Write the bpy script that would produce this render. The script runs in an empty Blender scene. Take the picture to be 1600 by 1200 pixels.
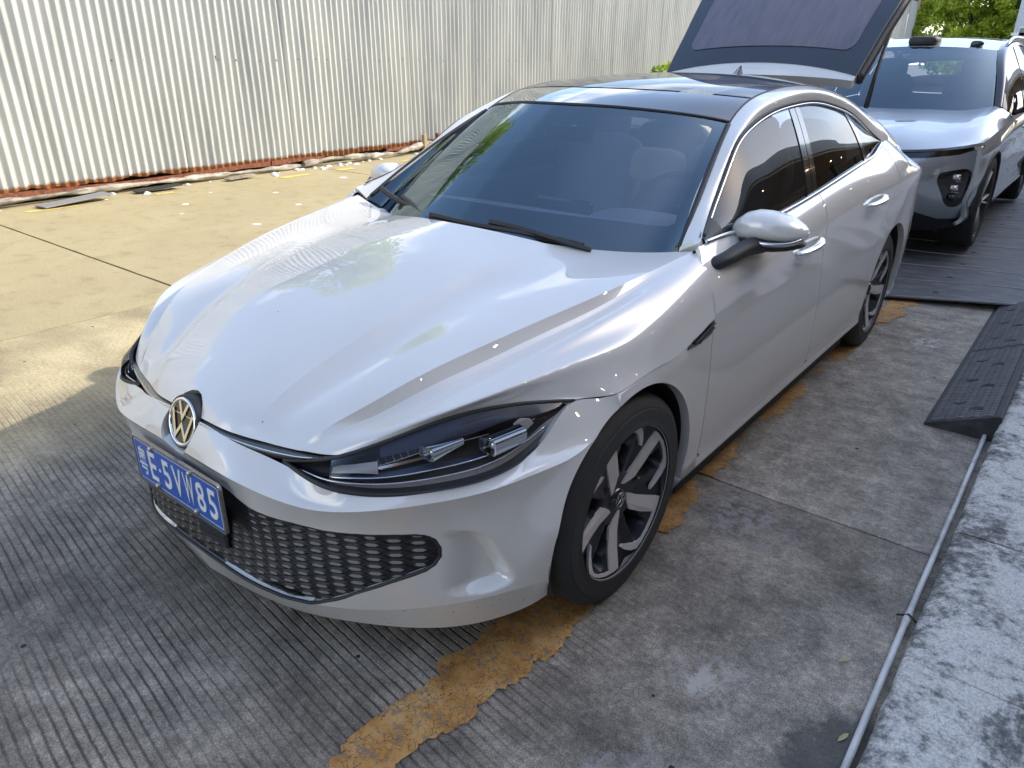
import bpy, math, random
import numpy as np
from mathutils import Matrix, Vector
random.seed(7)
RNG = np.random.default_rng(7)
scene = bpy.context.scene
COL = scene.collection

# ================================================================= camera, sky, sun, exposure
CAM_LOC = (1.7248, -1.5932, 1.4886)
PITCH, ROLL, YAW, FPX = 0.42131, 0.00645, 0.67209, 1134.55
def _cam_axes():
    cy, sy, cp, sp = math.cos(YAW), math.sin(YAW), math.cos(PITCH), math.sin(PITCH)
    f = np.array([-sy * cp, cy * cp, -sp]); r = np.array([cy, sy, 0.0]); u = np.cross(r, f)
    c, s = math.cos(ROLL), math.sin(ROLL)
    return c * r + s * u, -s * r + c * u, f
_r, _u, _f = _cam_axes()
cd = bpy.data.cameras.new('camera'); cam = bpy.data.objects.new('camera', cd); COL.objects.link(cam)
M4 = Matrix.Identity(4)
for i in range(3):
    M4[i][0], M4[i][1], M4[i][2], M4[i][3] = _r[i], _u[i], -_f[i], CAM_LOC[i]
cam.matrix_world = M4
cd.sensor_width = 36; cd.lens = FPX / 1600 * 36; cd.clip_end = 2000; cd.clip_start = .05
scene.camera = cam

SUN_EL, SUN_A = math.radians(34), math.radians(48)      # azimuth measured from +Y towards +X
sun_dir = Vector((math.cos(SUN_EL) * math.sin(SUN_A), math.cos(SUN_EL) * math.cos(SUN_A), math.sin(SUN_EL)))
world = bpy.data.worlds.new('World'); scene.world = world; world.use_nodes = True
wt = world.node_tree; wt.nodes.clear()
wo = wt.nodes.new('ShaderNodeOutputWorld'); bg = wt.nodes.new('ShaderNodeBackground')
sky = wt.nodes.new('ShaderNodeTexSky'); sky.sky_type = 'NISHITA'; sky.sun_disc = False
sky.sun_elevation = SUN_EL; sky.sun_rotation = math.atan2(sun_dir.x, sun_dir.y)
sky.air_density = 1.0; sky.dust_density = 1.9; sky.ozone_density = .8
bg.inputs['Strength'].default_value = 0.15
tc = wt.nodes.new('ShaderNodeTexCoord'); mp = wt.nodes.new('ShaderNodeMapping')
sep = wt.nodes.new('ShaderNodeSeparateXYZ'); dv = wt.nodes.new('ShaderNodeMath'); dv.operation = 'ADD'; dv.inputs[1].default_value = .25
vd = wt.nodes.new('ShaderNodeVectorMath'); vd.operation = 'DIVIDE'; cmb = wt.nodes.new('ShaderNodeCombineXYZ')
nz = wt.nodes.new('ShaderNodeTexNoise'); nz.inputs['Scale'].default_value = 1.15; nz.inputs['Detail'].default_value = 9; nz.inputs['Roughness'].default_value = .58
mp.inputs['Location'].default_value = (3.1, 1.7, 0)
rp = wt.nodes.new('ShaderNodeValToRGB'); rp.color_ramp.elements[0].position = .435; rp.color_ramp.elements[1].position = .53; rp.color_ramp.elements[0].color = (0, 0, 0, 1)
mx = wt.nodes.new('ShaderNodeMix'); mx.data_type = 'RGBA'
mx.inputs[7].default_value = (6.0, 6.1, 6.3, 1)
L = wt.links.new
L(tc.outputs['Generated'], sep.inputs[0]); L(sep.outputs['Z'], dv.inputs[0])
for k in range(3): L(dv.outputs[0], cmb.inputs[k])
L(tc.outputs['Generated'], vd.inputs[0]); L(cmb.outputs[0], vd.inputs[1]); L(vd.outputs[0], mp.inputs['Vector'])
L(mp.outputs[0], nz.inputs['Vector'])
el = wt.nodes.new('ShaderNodeMath'); el.operation = 'MULTIPLY_ADD'; el.inputs[1].default_value = -.26; L(sep.outputs['Z'], el.inputs[0]); L(nz.outputs['Fac'], el.inputs[2])
L(el.outputs[0], rp.inputs[0]); L(rp.outputs[0], mx.inputs[0])
L(sky.outputs[0], mx.inputs[6]); L(mx.outputs[2], bg.inputs['Color']); L(bg.outputs[0], wo.inputs[0])

sl = bpy.data.lights.new('sun', 'SUN'); sl.energy = 2.0; sl.angle = math.radians(.53); sl.color = (1.0, .94, .84)
so = bpy.data.objects.new('sun', sl); COL.objects.link(so)
so.rotation_euler = sun_dir.to_track_quat('Z', 'Y').to_euler(); so.location = (8, 8, 12)
vs = scene.view_settings
vs.view_transform = 'Standard'; vs.look = 'None'; vs.gamma = 1; vs.use_curve_mapping = False; vs.exposure = 1.55
scene.cycles.max_bounces = 10; scene.cycles.transparent_max_bounces = 12; scene.cycles.glossy_bounces = 6
scene.cycles.caustics_reflective = False; scene.cycles.caustics_refractive = False

# ================================================================= materials
MATS = {}
def nodes(m): return m.node_tree.nodes, m.node_tree.links.new
def mat(name, color=(.5, .5, .5), rough=.5, metal=0.0, coat=0.0, spec=.5, emit=None, es=0.0, coat_rough=.03, alpha=None):
    m = bpy.data.materials.new(name); m.use_nodes = True; b = m.node_tree.nodes['Principled BSDF']
    b.inputs['Base Color'].default_value = (*color, 1); b.inputs['Roughness'].default_value = rough
    b.inputs['Metallic'].default_value = metal; b.inputs['Coat Weight'].default_value = coat
    b.inputs['Coat Roughness'].default_value = coat_rough; b.inputs['Specular IOR Level'].default_value = spec
    if emit: b.inputs['Emission Color'].default_value = (*emit, 1); b.inputs['Emission Strength'].default_value = es
    MATS[name] = m; return m
def add(m, kind, **kw):
    n = m.node_tree.nodes.new(kind)
    for k, v in kw.items():
        if k in n.inputs: n.inputs[k].default_value = v
        else: setattr(n, k, v)
    return n
def ramp(m, stops, interp='LINEAR'):
    r = add(m, 'ShaderNodeValToRGB'); e = r.color_ramp.elements; r.color_ramp.interpolation = interp
    while len(e) < len(stops): e.new(.5)
    for x, (p, c) in zip(e, stops):
        x.position = p; x.color = (*c, 1) if len(c) == 3 else c
    return r
def mixc(m, fac, a, b, mode='MIX'):
    n = add(m, 'ShaderNodeMix', data_type='RGBA', blend_type=mode); lk = m.node_tree.links.new
    for s, v in ((0, fac), (6, a), (7, b)):
        if hasattr(v, 'is_output') or isinstance(v, bpy.types.NodeSocket): lk(v, n.inputs[s])
        else: n.inputs[s].default_value = v if s == 0 else (*v, 1)
    return n.outputs[2]
def math_(m, op, a, b=None, clamp=False):
    n = add(m, 'ShaderNodeMath', operation=op, use_clamp=clamp); lk = m.node_tree.links.new
    for s, v in ((0, a), (1, b)):
        if v is None: continue
        if isinstance(v, bpy.types.NodeSocket): lk(v, n.inputs[s])
        else: n.inputs[s].default_value = v
    return n.outputs[0]
def pos(m): return add(m, 'ShaderNodeNewGeometry').outputs['Position']
def noise(m, vec, scale, detail=4, rough=.55, dist=0.0, stretch=None):
    lk = m.node_tree.links.new
    if stretch:
        mpn = add(m, 'ShaderNodeMapping'); mpn.inputs['Scale'].default_value = stretch; lk(vec, mpn.inputs[0]); vec = mpn.outputs[0]
    n = add(m, 'ShaderNodeTexNoise', Scale=scale, Detail=detail, Roughness=rough, Distortion=dist); lk(vec, n.inputs['Vector'])
    return n.outputs['Fac']
def bump(m, h, strength, dist, prev=None):
    n = add(m, 'ShaderNodeBump', Strength=strength, Distance=dist); lk = m.node_tree.links.new; lk(h, n.inputs['Height'])
    if prev is not None: lk(prev, n.inputs['Normal'])
    return n.outputs[0]
def setb(m, key, sock): m.node_tree.links.new(sock, m.node_tree.nodes['Principled BSDF'].inputs[key])

# white car paint with road dust and small dirt flecks low down
def paint(name, col, metal=0.0, flecks=True, dust=True, base_rough=.38):
    m = mat(name, col, base_rough, metal, coat=1.0, coat_rough=.025)
    P = pos(m); sp = add(m, 'ShaderNodeSeparateXYZ'); m.node_tree.links.new(P, sp.inputs[0])
    c = None
    big = noise(m, P, 3.0, 5, .6)
    d = ramp(m, [(.42, (0, 0, 0)), (.72, (1, 1, 1))]); m.node_tree.links.new(big, d.inputs[0])
    dustcol = tuple(x * .86 * k for x, k in zip(col, (1, .985, .95)))
    fac = math_(m, 'MULTIPLY', d.outputs[0], .35)
    c = mixc(m, fac, col, dustcol)
    fine = noise(m, P, 55, 4, .7); fr = ramp(m, [(.52, (0, 0, 0)), (.75, (1, 1, 1))]); m.node_tree.links.new(fine, fr.inputs[0])
    if flecks:
        v = add(m, 'ShaderNodeTexVoronoi', Scale=75.0, Randomness=1.0); m.node_tree.links.new(P, v.inputs['Vector'])
        near = math_(m, 'LESS_THAN', v.outputs['Distance'], .16)
        cs = add(m, 'ShaderNodeSeparateColor'); m.node_tree.links.new(v.outputs['Color'], cs.inputs[0])
        low = add(m, 'ShaderNodeMapRange'); low.inputs[1].default_value = .45; low.inputs[2].default_value = .12
        low.inputs[3].default_value = 0.004; low.inputs[4].default_value = .30
        m.node_tree.links.new(sp.outputs['Z'], low.inputs[0])
        patch = noise(m, P, 5.0, 2, .5); pr = ramp(m, [(.45, (0, 0, 0)), (.6, (1, 1, 1))]); m.node_tree.links.new(patch, pr.inputs[0])
        thr = math_(m, 'MULTIPLY', low.outputs[0], pr.outputs[0])
        sel = math_(m, 'LESS_THAN', cs.outputs[0], thr)
        fl = math_(m, 'MULTIPLY', near, sel)
        c = mixc(m, fl, c, (.035, .03, .025))
    setb(m, 'Base Color', c)
    rr = add(m, 'ShaderNodeMapRange'); rr.inputs[3].default_value = .003; rr.inputs[4].default_value = .014
    m.node_tree.links.new(fr.outputs[0], rr.inputs[0]); setb(m, 'Coat Roughness', rr.outputs[0])
    m.node_tree.nodes['Principled BSDF'].inputs['Coat IOR'].default_value = 2.0
    return m
WHITE = paint('white_paint', (.68, .655, .615))
SILVER = paint('silver_grey_paint', (.36, .385, .41), metal=.55, flecks=False, base_rough=.34)
GLOSSBLACK = mat('gloss_black', (.012, .012, .014), .12, coat=.6)
BLACK = mat('matt_black_plastic', (.018, .018, .019), .55)
DARK = mat('dark_void', (.008, .008, .009), .8)
CHROME = mat('chrome', (.82, .83, .84), .07, 1.0)
SATIN = mat('satin_aluminium', (.55, .55, .55), .22, 1.0)
MACHINED = mat('machined_alloy', (.60, .56, .54), .42, .15)
WHEELBLACK = mat('gloss_black_alloy', (.010, .011, .014), .42, coat=.15)
SEAT = mat('interior_fabric', (.32, .36, .42), .75)
DASH = mat('dashboard_soft_plastic', (.48, .55, .64), .6)  # this and the seat colour carry a painted blue sky glow
PILLOW = mat('beige_cushion_fabric', (.75, .68, .60), .85)
TYRE = mat('tyre_rubber', (.022, .022, .023), .72)
P_ = pos(TYRE); setb(TYRE, 'Base Color', mixc(TYRE, noise(TYRE, P_, 14, 5, .7), (.014, .014, .015), (.045, .043, .04)))
setb(TYRE, 'Normal', bump(TYRE, noise(TYRE, P_, 220, 2), .25, .002))
GRILLE = mat('grille_black', (.010, .010, .012), .5)
CELL = mat('grille_cell_grey', (.27, .255, .24), .35, .0)
STRIPM = mat('smoked_light_strip', (.09, .088, .092), .16, .55, coat=1)
REFLECTOR = mat('headlamp_reflector', (.62, .60, .58), .16, .9)
LAMPSILVER = mat('headlamp_satin_bezel', (.33, .31, .31), .5, .2)
LAMPBLUE = mat('headlamp_eyebrow', (.035, .045, .085), .45, .2)
LAMPBLACK = mat('lamp_housing_black', (.010, .010, .013), .45)
DCHROME = mat('dark_chrome', (.42, .43, .45), .16, 1.0)
BLUE = mat('plate_blue', (.018, .10, .44), .35, coat=.3)
PLATEWHITE = mat('plate_white', (.78, .78, .76), .4)
STEEL = mat('bolt_steel', (.42, .42, .42), .3, 1)
RED = mat('tail_lamp_red', (.25, .01, .012), .15, coat=1)

def glass(name, tint, ior=1.5, rough=0.0, gcol=(1, 1, 1)):
    m = bpy.data.materials.new(name); m.use_nodes = True; nt = m.node_tree; nt.nodes.clear()
    o = nt.nodes.new('ShaderNodeOutputMaterial'); t = nt.nodes.new('ShaderNodeBsdfTransparent'); g = nt.nodes.new('ShaderNodeBsdfGlossy')
    f = nt.nodes.new('ShaderNodeFresnel'); x = nt.nodes.new('ShaderNodeMixShader')
    t.inputs[0].default_value = (*tint, 1); g.inputs[0].default_value = (*gcol, 1); g.inputs['Roughness'].default_value = rough
    f.inputs[0].default_value = ior
    nt.links.new(f.outputs[0], x.inputs[0]); nt.links.new(t.outputs[0], x.inputs[1]); nt.links.new(g.outputs[0], x.inputs[2]); nt.links.new(x.outputs[0], o.inputs[0])
    MATS[name] = m; return m
WSGLASS = glass('windscreen_glass', (.90, .94, .95), 2.4, gcol=(.74, .90, 1.0))
FRONTGLASS = glass('front_door_glass', (.66, .67, .66), 1.4)
SIDEGLASS = glass('privacy_glass', (.10, .10, .11), 1.4)
LAMPGLASS = glass('headlamp_cover', (.92, .92, .93), 1.38)
ROOFGLASS = mat('roof_glass', (.010, .012, .016), .03, coat=1, coat_rough=.01, spec=1.0)
PANO = glass('panoramic_glass', (.30, .31, .32), 1.75)
BACKGLASS = mat('rear_window_dusty_glass', (.16, .145, .175), .16, coat=.5, coat_rough=.1)
_v = pos(BACKGLASS); setb(BACKGLASS, 'Base Color', mixc(BACKGLASS, noise(BACKGLASS, _v, 14, 6, .65, 0, (2.2, .35, .35)), (.06, .056, .075), (.15, .13, .16)))

# ================================================================= mesh helpers
def mesh_obj(name, V, F, m=None, parent=None, smooth=True, autosharp=None):
    me = bpy.data.meshes.new(name); me.from_pydata([tuple(map(float, v)) for v in V], [], [tuple(map(int, f)) for f in F]); me.update()
    if smooth: me.polygons.foreach_set('use_smooth', [True] * len(me.polygons))
    if autosharp is not None and hasattr(me, 'set_sharp_from_angle'): me.set_sharp_from_angle(angle=math.radians(autosharp))
    ms = m if isinstance(m, (list, tuple)) else [m]
    for x in ms:
        if x: me.materials.append(x)
    o = bpy.data.objects.new(name, me); COL.objects.link(o)
    if parent: attach(o, parent)
    return o
def attach(o, parent):
    o.parent = parent
    w = Matrix.Identity(4); q = parent
    chain = []
    while q is not None: chain.append(q); q = q.parent
    for q in reversed(chain): w = w @ q.matrix_parent_inverse @ (Matrix.Translation(q.location) @ q.rotation_euler.to_matrix().to_4x4() @ Matrix.Diagonal((*q.scale, 1)))
    o.matrix_parent_inverse = w.inverted()
def thing(name, label, cat, loc, rotz=0, group=None):
    o = bpy.data.objects.new(name, None); COL.objects.link(o); o.location = loc; o.rotation_euler = (0, 0, rotz); o.empty_display_size = .2
    o['label'] = label; o['category'] = cat
    if group: o['group'] = group
    return o
def tag(o, label, cat, group=None):
    o['label'] = label; o['category'] = cat
    if group: o['group'] = group
    return o
def structure(o): o['kind'] = 'structure'; return o
def stuff(o): o['kind'] = 'stuff'; return o

class MB:
    """collects simple solids into one mesh"""
    def __init__(s): s.V = []; s.F = []
    def add(s, V, F):
        n = len(s.V); s.V += [tuple(v) for v in V]; s.F += [tuple(i + n for i in f) for f in F]; return s
    def box(s, a, b, R=None, c=(0, 0, 0)):
        V = [(x, y, z) for x in (a[0], b[0]) for y in (a[1], b[1]) for z in (a[2], b[2])]
        if R is not None: V = [tuple(np.array(c) + R @ np.array(v)) for v in V]
        return s.add(V, [(0, 1, 3, 2), (4, 6, 7, 5), (0, 4, 5, 1), (2, 3, 7, 6), (0, 2, 6, 4), (1, 5, 7, 3)])
    def rbox(s, a, b, r=.01, R=None, c=(0, 0, 0)):
        """box with chamfered edges"""
        a = np.array(a, float); b = np.array(b, float); V = []; 
        idx = {}
        for sx in (0, 1):
            for sy in (0, 1):
                for sz in (0, 1):
                    p = np.array([(a, b)[sx][0], (a, b)[sy][1], (a, b)[sz][2]]); sg = np.array([1 - 2 * sx, 1 - 2 * sy, 1 - 2 * sz]) * r
                    for ax in range(3):
                        q = p.copy()
                        for k in range(3):
                            if k != ax: q[k] += sg[k]
                        idx[(sx, sy, sz, ax)] = len(V); V.append(q)
        F = []
        for ax in range(3):
            for sd in (0, 1):
                o = [k for k in range(3) if k != ax]; f = []
                for u, v in ((0, 0), (1, 0), (1, 1), (0, 1)):
                    k = [0, 0, 0]; k[ax] = sd; k[o[0]] = u; k[o[1]] = v; f.append(idx[(*k, ax)])
                F.append(f)
        for ax in range(3):
            o = [k for k in range(3) if k != ax]
            for u in (0, 1):
                for v in (0, 1):
                    k0 = [0, 0, 0]; k1 = [0, 0, 0]; k1[ax] = 1
                    for k in (k0, k1): k[o[0]] = u; k[o[1]] = v
                    F.append([idx[(*k0, o[0])], idx[(*k1, o[0])], idx[(*k1, o[1])], idx[(*k0, o[1])]])
        for sx in (0, 1):
            for sy in (0, 1):
                for sz in (0, 1): F.append([idx[(sx, sy, sz, k)] for k in range(3)])
        if R is not None: V = [np.array(c) + R @ v for v in V]
        return s.add(V, F)
    def tube(s, P, r, n=8, caps=True, flat=None):
        P = np.asarray(P, float); m = len(P); r = np.broadcast_to(np.asarray(r, float), (m,))
        T = np.gradient(P, axis=0); T /= np.linalg.norm(T, axis=1)[:, None] + 1e-12
        N = np.cross(T[0], (0, 0, 1.0));
        if np.linalg.norm(N) < 1e-3: N = np.cross(T[0], (1.0, 0, 0))
        N /= np.linalg.norm(N); V = []
        for i in range(m):
            N = N - T[i] * (N @ T[i]); N /= np.linalg.norm(N); B = np.cross(T[i], N)
            for k in range(n):
                a = 2 * math.pi * k / n; f = 1 if flat is None else flat
                V.append(P[i] + r[i] * (math.cos(a) * N + f * math.sin(a) * B))
        F = [(i * n + k, i * n + (k + 1) % n, (i + 1) * n + (k + 1) % n, (i + 1) * n + k) for i in range(m - 1) for k in range(n)]
        if caps: F += [tuple(range(n))[::-1], tuple((m - 1) * n + k for k in range(n))]
        return s.add(V, F)
    def lathe(s, prof, c=(0, 0, 0), axis='x', n=48, close=False):
        V = []; m = len(prof)
        for k in range(n):
            a = 2 * math.pi * k / n
            for (h, r) in prof:
                if axis == 'x': V.append((c[0] + h, c[1] + r * math.cos(a), c[2] + r * math.sin(a)))
                elif axis == 'y': V.append((c[0] + r * math.cos(a), c[1] + h, c[2] + r * math.sin(a)))
                else: V.append((c[0] + r * math.cos(a), c[1] + r * math.sin(a), c[2] + h))
        F = [(k * m + i, k * m + i + 1, ((k + 1) % n) * m + i + 1, ((k + 1) % n) * m + i) for k in range(n) for i in range(m - 1)]
        return s.add(V, F)
    def prism(s, poly, f0, f1):
        """poly: 2d outline; f0/f1 map (u,v)->3d for the two faces"""
        n = len(poly); V = [f0(*q) for q in poly] + [f1(*q) for q in poly]
        F = [tuple(range(n)), tuple(range(2 * n - 1, n - 1, -1))] + [(i, n + i, n + (i + 1) % n, (i + 1) % n) for i in range(n)]
        return s.add(V, F)
    def build(s, name, m=None, parent=None, smooth=False, autosharp=None):
        return mesh_obj(name, s.V, s.F, m, parent, smooth, autosharp)

def grid_vf(G):
    a, b, _ = G.shape; V = G.reshape(-1, 3); i = np.arange(a * b).reshape(a, b)
    F = np.stack([i[:-1, :-1], i[1:, :-1], i[1:, 1:], i[:-1, 1:]], -1).reshape(-1, 4)
    return V, F
def normals(V, F):
    N = np.zeros_like(V); L4 = [f for f in F]
    q = np.array([f for f in L4 if len(f) == 4]); 
    if len(q):
        n = np.cross(V[q[:, 2]] - V[q[:, 0]], V[q[:, 3]] - V[q[:, 1]])
        for k in range(4): np.add.at(N, q[:, k], n)
    for f in L4:
        if len(f) != 4:
            n = np.cross(V[f[1]] - V[f[0]], V[f[2]] - V[f[0]])
            for k in f: N[k] += n
    l = np.linalg.norm(N, axis=1); l[l == 0] = 1
    return N / l[:, None]
def clip(V, F, val):
    """keep the part of the mesh where val >= 0 (val per vertex), cutting faces along the zero line"""
    V = [tuple(v) for v in V]; val = list(val); out = []; cache = {}
    va = np.array(val); keep = va >= 0
    for f in F:
        k = [keep[i] for i in f]
        if all(k): out.append(tuple(f)); continue
        if not any(k): continue
        g = []
        for a, b in zip(f, list(f[1:]) + [f[0]]):
            if keep[a]: g.append(a)
            if keep[a] != keep[b]:
                key = (min(a, b), max(a, b))
                if key not in cache:
                    t = val[key[0]] / (val[key[0]] - val[key[1]])
                    p = tuple(V[key[0]][c] + t * (V[key[1]][c] - V[key[0]][c]) for c in range(3)); cache[key] = len(V); V.append(p)
                g.append(cache[key])
        if len(g) >= 3: out.append(tuple(g))
    used = sorted({i for f in out for i in f}); mp_ = {u: i for i, u in enumerate(used)}
    return np.array([V[i] for i in used]).reshape(-1, 3), [tuple(mp_[i] for i in f) for f in out]
def sdpoly(P2, poly):
    """signed distance (inside positive) of 2d points to a polygon"""
    P2 = np.asarray(P2, float); A = np.asarray(poly, float); B = np.roll(A, -1, 0)
    d = np.full(len(P2), 1e9); ins = np.zeros(len(P2), bool)
    for a, b in zip(A, B):
        ab = b - a; t = np.clip(((P2 - a) @ ab) / (ab @ ab + 1e-18), 0, 1)
        d = np.minimum(d, np.linalg.norm(P2 - a - t[:, None] * ab, axis=1))
        c = (a[1] > P2[:, 1]) != (b[1] > P2[:, 1])
        with np.errstate(divide='ignore', invalid='ignore'):
            xi = a[0] + (P2[:, 1] - a[1]) / (b[1] - a[1]) * (b[0] - a[0])
        ins ^= c & (P2[:, 0] < xi)
    return np.where(ins, d, -d)
def smoothpoly(ctrl, n=160):
    P = np.array(ctrl + [ctrl[0]], float); return nspline(P, n=n)[:-1]
def panel(name, G, m, parent, clips=(), thick=.014, outward=None, mirror=False, rim=True, VF=None, rimmat=None):
    V, F = grid_vf(G) if VF is None else VF
    V = np.asarray(V, float); F = [tuple(f) for f in F]
    for c in clips: V, F = clip(V, F, c(V))
    if mirror: V = V * np.array([-1, 1, 1]); F = [f[::-1] for f in F]
    N = normals(V, F)
    ref = outward if outward is not None else (lambda Q: Q - np.stack([Q[:, 0] * 0, np.clip(Q[:, 1], .2, 2.9), Q[:, 2] * 0 + .45], 1))
    if (N * ref(V)).sum() < 0: F = [f[::-1] for f in F]; N = -N
    if rim:
        cnt = {}
        for f in F:
            for a, b in zip(f, list(f[1:]) + [f[0]]):
                k = (min(a, b), max(a, b)); cnt[k] = None if k in cnt else (a, b)
        edges = [e for e in cnt.values() if e]
        bs = sorted({i for e in edges for i in e}); n0 = len(V); mp_ = {b: i for i, b in enumerate(bs)}; nb = len(bs)
        V = np.concatenate([V, V[bs], V[bs] - N[bs] * thick])
        F = F + [(n0 + mp_[b], n0 + mp_[a], n0 + nb + mp_[a], n0 + nb + mp_[b]) for a, b in edges]
    return mesh_obj(name, V, F, m, parent)
def offset_grid(G, d, ref=None):
    du = np.gradient(G, axis=0); dvv = np.gradient(G, axis=1); N = np.cross(du, dvv); N /= np.linalg.norm(N, axis=2)[..., None] + 1e-12
    c = G - np.stack([G[..., 0] * 0, np.clip(G[..., 1], .2, 2.9), G[..., 2] * 0 + .45], -1)
    if (N * c).sum() < 0: N = -N
    return G + N * d

# ---------------------------------------------------------------- splines and patches
def nspline(P, T=None, n=None, u=None):
    """natural cubic spline through the rows of P, sampled at n even fractions of chord length"""
    P = np.asarray(P, float)
    if T is None:
        d = np.linalg.norm(np.diff(P, axis=0), axis=1); T = np.r_[0, np.cumsum(np.maximum(d, 1e-6))]; T = T / T[-1]
    m = len(P)
    if u is None: u = np.linspace(0, 1, n)
    if m == 2: return P[0] + (P[1] - P[0]) * u[:, None]
    h = np.diff(T); A = np.zeros((m, m)); B = np.zeros((m, P.shape[1]))
    A[0, 0] = A[-1, -1] = 1
    for i in range(1, m - 1):
        A[i, i - 1] = h[i - 1]; A[i, i] = 2 * (h[i - 1] + h[i]); A[i, i + 1] = h[i]
        B[i] = 6 * ((P[i + 1] - P[i]) / h[i] - (P[i] - P[i - 1]) / h[i - 1])
    M = np.linalg.solve(A, B)
    k = np.clip(np.searchsorted(T, u, 'right') - 1, 0, m - 2)
    a = (T[k + 1] - u)[:, None]; b = (u - T[k])[:, None]; hh = h[k][:, None]
    return (M[k] * a ** 3 + M[k + 1] * b ** 3) / (6 * hh) + (P[k] / hh - M[k] * hh / 6) * a + (P[k + 1] / hh - M[k + 1] * hh / 6) * b

def even(P, n):
    """resample a dense curve evenly by length"""
    d = np.linalg.norm(np.diff(P, axis=0), axis=1); s = np.r_[0, np.cumsum(d)]
    u = np.linspace(0, s[-1], n)
    return np.stack([np.interp(u, s, P[:, i]) for i in range(P.shape[1])], 1)

def row(P, n): return even(nspline(P, n=400), n)

def loft(rows, counts, kinks=(), T=None):
    """rows: dense curves (same length); smooth surface across them, kinked at the given row indices.
    counts: samples per interval between consecutive rows"""
    R = np.stack(rows)                       # k, n, 3
    k = len(R)
    d = np.linalg.norm(np.diff(R, axis=0), axis=2).mean(1)
    T = np.r_[0, np.cumsum(np.maximum(d, 1e-4))]
    if isinstance(counts, int): counts = [counts] * (k - 1)
    br = [0] + sorted(kinks) + [k - 1]
    out = []
    for a, b in zip(br[:-1], br[1:]):
        u = np.concatenate([np.linspace(T[i], T[i + 1], counts[i] + 1)[:-1] for i in range(a, b)] + [[T[b]]])
        seg = nspline(R[a:b + 1].reshape(b - a + 1, -1), T=T[a:b + 1], u=u).reshape(len(u), -1, 3)
        out.append(seg if not out else seg[1:])
    return np.concatenate(out)               # rows x n x 3

def mir(P): return np.asarray(P, float) * np.array([-1, 1, 1])

# ---------------------------------------------------------------- the sedan's master surfaces
HOODROWS = [
 [(0,-0.79,0.645),(0,-0.768,0.672),(0,-0.712,0.714),(0,-0.6,0.772),(0,-0.4,0.848),(0,-0.2,0.9),(0,0,0.94),(0,0.215,0.978)],
 [(0.16,-0.782,0.638),(0.165,-0.762,0.664),(0.17,-0.705,0.708),(0.18,-0.6,0.765),(0.19,-0.4,0.845),(0.195,-0.2,0.895),(0.2,0,0.934),(0.2,0.25,0.965)],
 [(0.238,-0.762,0.632),(0.242,-0.738,0.6635),(0.25,-0.684,0.7095),(0.275,-0.572,0.7695),(0.307,-0.393,0.8375),(0.324,-0.2,0.8845),(0.331,-0.104,0.9045),(0.345,0.156,0.934),(0.355,0.295,0.944)],
 [(0.265,-0.755,0.632),(0.27,-0.73,0.661),(0.28,-0.678,0.6975),(0.308,-0.566,0.7545),(0.34,-0.388,0.8215),(0.357,-0.2,0.8685),(0.364,-0.1,0.8875),(0.38,0.158,0.927),(0.392,0.32,0.938)],
 [(0.32,-0.742,0.632),(0.33,-0.712,0.662),(0.35,-0.655,0.703),(0.39,-0.56,0.75),(0.462,-0.385,0.819),(0.512,-0.2,0.862),(0.532,-0.1,0.88),(0.575,0.16,0.912),(0.6,0.42,0.93)],
 [(0.385,-0.726,0.634),(0.412,-0.69,0.669),(0.473,-0.612,0.722),(0.549,-0.486,0.787),(0.605,-0.339,0.828),(0.656,-0.171,0.861),(0.705,0.03,0.891),(0.748,0.263,0.921),(0.783,0.485,0.95)],
 [(0.415,-0.716,0.636),(0.445,-0.678,0.664),(0.508,-0.597,0.698),(0.583,-0.478,0.752),(0.638,-0.335,0.789),(0.687,-0.17,0.825),(0.731,0.03,0.859),(0.768,0.262,0.909),(0.797,0.482,0.946)],
 [(0.488,-0.6863,0.6416),(0.53,-0.64,0.679),(0.585,-0.56,0.716),(0.645,-0.45,0.758),(0.695,-0.31,0.795),(0.737,-0.16,0.829),(0.773,0.03,0.866),(0.797,0.255,0.905),(0.812,0.472,0.944)],
 [(0.565,-0.6196,0.6739),(0.606,-0.5731,0.7046),(0.668,-0.5003,0.7441),(0.718,-0.3821,0.7761),(0.754,-0.2356,0.8029),(0.783,-0.09,0.83),(0.806,0.05,0.858),(0.822,0.245,0.895),(0.832,0.46,0.93)],
 [(0.65,-0.5079,0.7154),(0.686,-0.4556,0.7351),(0.734,-0.3823,0.7614),(0.776,-0.2811,0.7839),(0.806,-0.1594,0.8045),(0.822,-0.03,0.822),(0.838,0.09,0.843),(0.849,0.25,0.874),(0.852,0.448,0.908)],
 [(0.746,-0.337,0.7251),(0.775,-0.2812,0.736),(0.808,-0.214,0.7518),(0.838,-0.13,0.769),(0.858,-0.03,0.785),(0.868,0.06,0.8),(0.876,0.16,0.815),(0.88,0.28,0.833),(0.879,0.44,0.858)],
 [(0.825,-0.2097,0.7133),(0.856,-0.1551,0.7076),(0.884,-0.105,0.708),(0.894,-0.045,0.716),(0.898,0.02,0.722),(0.9,0.09,0.724),(0.901,0.17,0.722),(0.9,0.29,0.74),(0.898,0.445,0.77)],
]
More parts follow.
